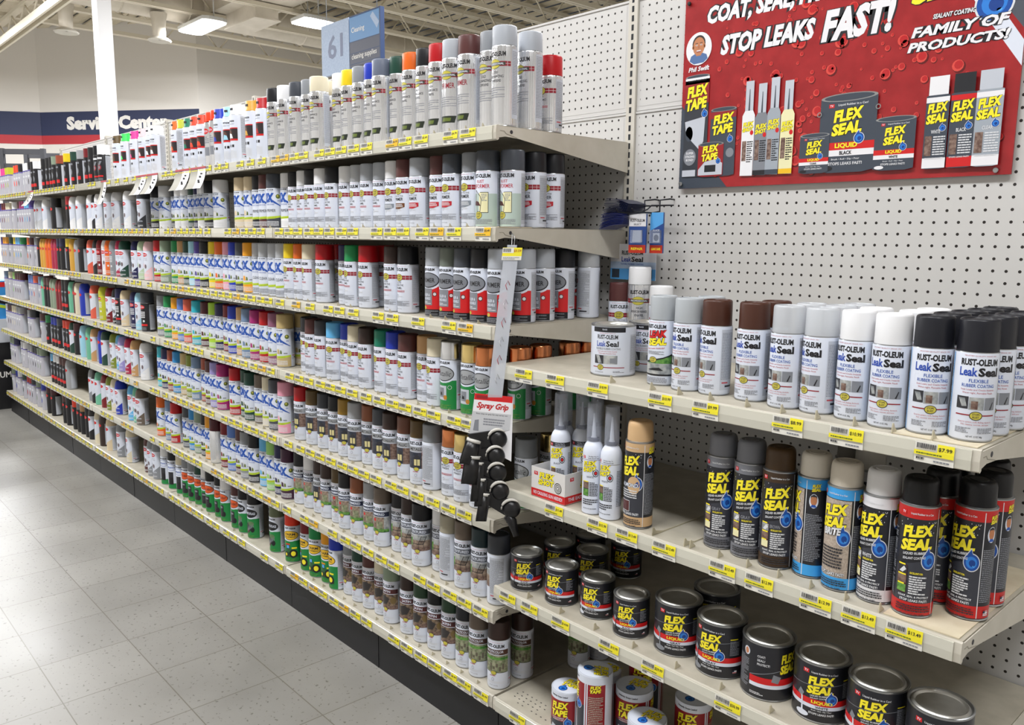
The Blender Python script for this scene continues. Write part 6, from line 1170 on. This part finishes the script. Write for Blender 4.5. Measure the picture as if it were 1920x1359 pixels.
def dome(b, c, rx, ry, rz, m, n=14, k=10):
    ax1 = Vector((0.68, 0.735, 0)); fr_ = Vector((0.735, -0.68, 0)); v = []; f = []
    for i in range(k+1):
        th = pi*i/k
        for j in range(n):
            ph = 2*pi*j/n; v.append(tuple(Vector(c) + ax1*(rx*sin(th)*cos(ph)) + fr_*(ry*sin(th)*sin(ph)) + Vector((0, 0, rz*cos(th)))))
    for i in range(k):
        for j in range(n): q = (j+1) % n; f.append((i*n+j, (i+1)*n+j, (i+1)*n+q, i*n+q))
    b.add(v, f, m, True)
GB = mat('grip_black', '0D0D11', 0.35); GW = mat('grip_white_edge', 'C8C6C0', 0.5)
hd = [((0.0609, -0.0422, 0.9285), (0.0219, -0.0889, 0.9251), (0.0159, -0.1045, 0.8669)), ((0.0624, -0.0504, 0.8852), (0.0259, -0.0949, 0.885), (0.0255, -0.1062, 0.817)), ((0.0701, -0.0513, 0.8434), (0.0369, -0.0843, 0.868), (0.0409, -0.0993, 0.7726)), ((0.0803, -0.0508, 0.7962), (0.0448, -0.0825, 0.8265), (0.049, -0.0929, 0.760)), ((0.105, -0.0338, 0.7519), (0.0554, -0.0796, 0.7891), (0.0559, -0.094, 0.7228))]
for i, (h, p, q) in enumerate(hd):
    h = Vector(h); p = Vector(p); q = Vector(q)
    t = thing('spray_grip', ['uppermost black spray-can grip with printed card on the clip strip', 'black spray-can grip second from the top of the strip', 'black spray-can grip in the middle of the strip', 'black spray-can grip second from the bottom of the strip', 'lowest black spray-can grip, swinging out to the right'][i], 'spray grip', (0, 0, 0), group='black spray-can grips')
    b = MB(); dome(b, h, 0.0235, 0.0165, 0.0245, GB); part('grip_head', b.mesh('grip_head'), t)
    b = MB(); ax1 = Vector((0.68, 0.735, 0)); fr_ = Vector((0.735, -0.68, 0)); b.tube([tuple(h + ax1*0.0262*cos(a_) + Vector((0, 0, 0.0272*sin(a_))) + fr_*0.008) for a_ in [radians(48+13*j) for j in range(11)]], [0.0012+0.0030*sin(pi*j/10) for j in range(11)], GW, 8); o = part('white_rim', b.mesh('white_rim'), t)
    b = MB(); d = (q-p); wx = 0.025 if i < 2 else 0.0155; wn = d.normalized(); b.obox(p*0.5+q*0.5 + fr_*0.002, ax1*wx*0.9, d*0.5, fr_*0.008, GB); b.tube([tuple(p), tuple(p*0.6+q*0.4), tuple(q)], [wx*0.75, wx*0.9, wx*0.95], GB, 12); part('handle', b.mesh('handle'), t)
    b = MB(); b.tube([tuple(p - wn*0.003), tuple(p + wn*0.004)], wx*0.82, GW, 12); part('handle_band', b.mesh('handle_band'), t)
    b = MB(); PQ = [p - ax1*wx*0.7 + Vector((0, 0, 0.016)), h + Vector((0, 0, 0.024)) - ax1*0.004, h - Vector((0, 0, 0.024)) - ax1*0.004, p + ax1*wx*0.4 - Vector((0, 0, 0.028))]; b.add([tuple(x_ - fr_*0.006) for x_ in PQ] + [tuple(x_ + fr_*0.004) for x_ in PQ], [(0, 1, 2, 3), (7, 6, 5, 4), (0, 4, 5, 1), (1, 5, 6, 2), (2, 6, 7, 3), (3, 7, 4, 0)], GB); part('trigger_arm', b.mesh('trigger_arm'), t)
    if i == 0:
        b = MB(); a = Art(); c0 = Vector((0.0403, -0.0398, 1.0398)); axc = Vector((0.0655, 0.0697, -0.0085)).normalized(); dwn = Vector((-0.0074, -0.0272, -0.0853)).normalized(); dwn = (dwn - axc*dwn.dot(axc)).normalized(); nc = dwn.cross(axc).normalized()
        if nc.y > 0: nc = -nc
        W_ = 0.049; 
        def cm(s, z, e): return tuple(c0 + axc*s - dwn*z + nc*e)
        b.add([cm(-W_, -0.12, -0.0008), cm(W_*1.25, -0.165, -0.0008), cm(W_*1.02, 0, -0.0008), cm(-W_, 0, -0.0008)], [(3, 2, 1, 0)], PWH)
        a.poly([(-W_, 0), (-W_-0.004, -0.12), (0.02, -0.095), (W_, -0.085), (W_, 0)], mat('grip_card_grey', 'BFC1C5', 0.45)); a.nl(); a.rect(-W_, W_, -0.016, 0, RED); a.rect(-W_, W_, -0.046, -0.016, PWH); a.nl(); a.text('Spray Grip', 0.0, -0.041, 0.02, 0.082, mat('grip_red_print', 'B81E22', 0.4), 0.04, 0.3); a.rect(-W_*0.9, -W_*0.3, -0.012, -0.004, mat('tape_red_print', '8E1A22', 0.4)); a.text('Easy snap on grip for any spray can', 0, -0.053, 0.0045, 0.08, DKTXT, 0.0); a.micro(-0.02, 0.034, -0.08, -0.06, 3, GTXT, 6); a.poly([(-0.044, -0.095), (-0.03, -0.095), (-0.032, -0.066), (-0.042, -0.068)], GREYP)
        a.emit(b, cm, dx=None, eps=0.0002); part('printed_card', b.mesh('printed_card'), t)
b = MB(); b.tube([(0.0979, -0.042, 0.735), (0.1069, -0.0336, 0.72), (0.1214, -0.0313, 0.6832)], [0.012, 0.013, 0.008], GB, 10); part('lower_strap', b.mesh('lower_strap'), t)

# sale tags hanging from the top shelf edge
ST = mat('sale_tag_grey', '8E8B7E', 0.5); SGZ = SZ[0]-0.001
def sale(x0, x1, L, k, lb):
    t = thing('sale_tag', lb, 'sale tag', (0, 0, 0), group='paper sale tags on the top shelf edge'); b = MB(); n = 7; w = x1-x0; v = []; cols = 5; a = Art()
    def bend(s, q): return (x0 + s*w + 0.05*q*q*k, -0.007 - 0.045*q*q, SGZ - L*q)
    for part_, (s0, s1, mm) in enumerate(((0.0, 0.5, ST), (0.5, 1.0, PWH))):
        V = []; F = []
        for i in range(n+1):
            for s in (s0, s1): V.append(bend(s, i/n))
        for i in range(n): F.append((2*i+2, 2*i+3, 2*i+1, 2*i))
        b.add(V, F, mm, True)
    V = []; F = []
    for i in range(n+1):
        for s in (0, 1): p_ = bend(s, i/n); V.append((p_[0], p_[1]+0.0006, p_[2]))
    for i in range(n): F.append((2*i, 2*i+1, 2*i+3, 2*i+2))
    b.add(V, F, PWH, True); b.box(x0, x1, -0.0085, -0.006, SGZ-0.008, SGZ, REDTXT)
    for q, s, h in ((0.35, 0.7, 0.006), (0.5, 0.66, 0.008), (0.75, 0.68, 0.014)):
        p_ = bend(s, q); b.box(p_[0], p_[0]+0.02, p_[1]-0.0012, p_[1]-0.0004, p_[2], p_[2]+h, INK)
    part('tag_paper', b.mesh('tag_paper'), t)
sale(-2.64, -2.50, 0.095, 0.3, 'curled paper sale tag, left of the pair under the pink caps'); sale(-2.49, -2.35, 0.095, 0.3, 'curled paper sale tag, right of the pair under the pink caps'); sale(-2.13, -1.97, 0.092, 0.5, 'curled paper sale tag, left of the pair in the second bay'); sale(-1.96, -1.80, 0.092, 0.9, 'curled paper sale tag, right of the pair in the second bay'); sale(-3.19, -3.10, 0.125, 0.8, 'narrow curled paper tag hanging in the third bay'); sale(-4.78, -4.64, 0.1, -0.6, 'small curled paper tag hanging in the far bays')
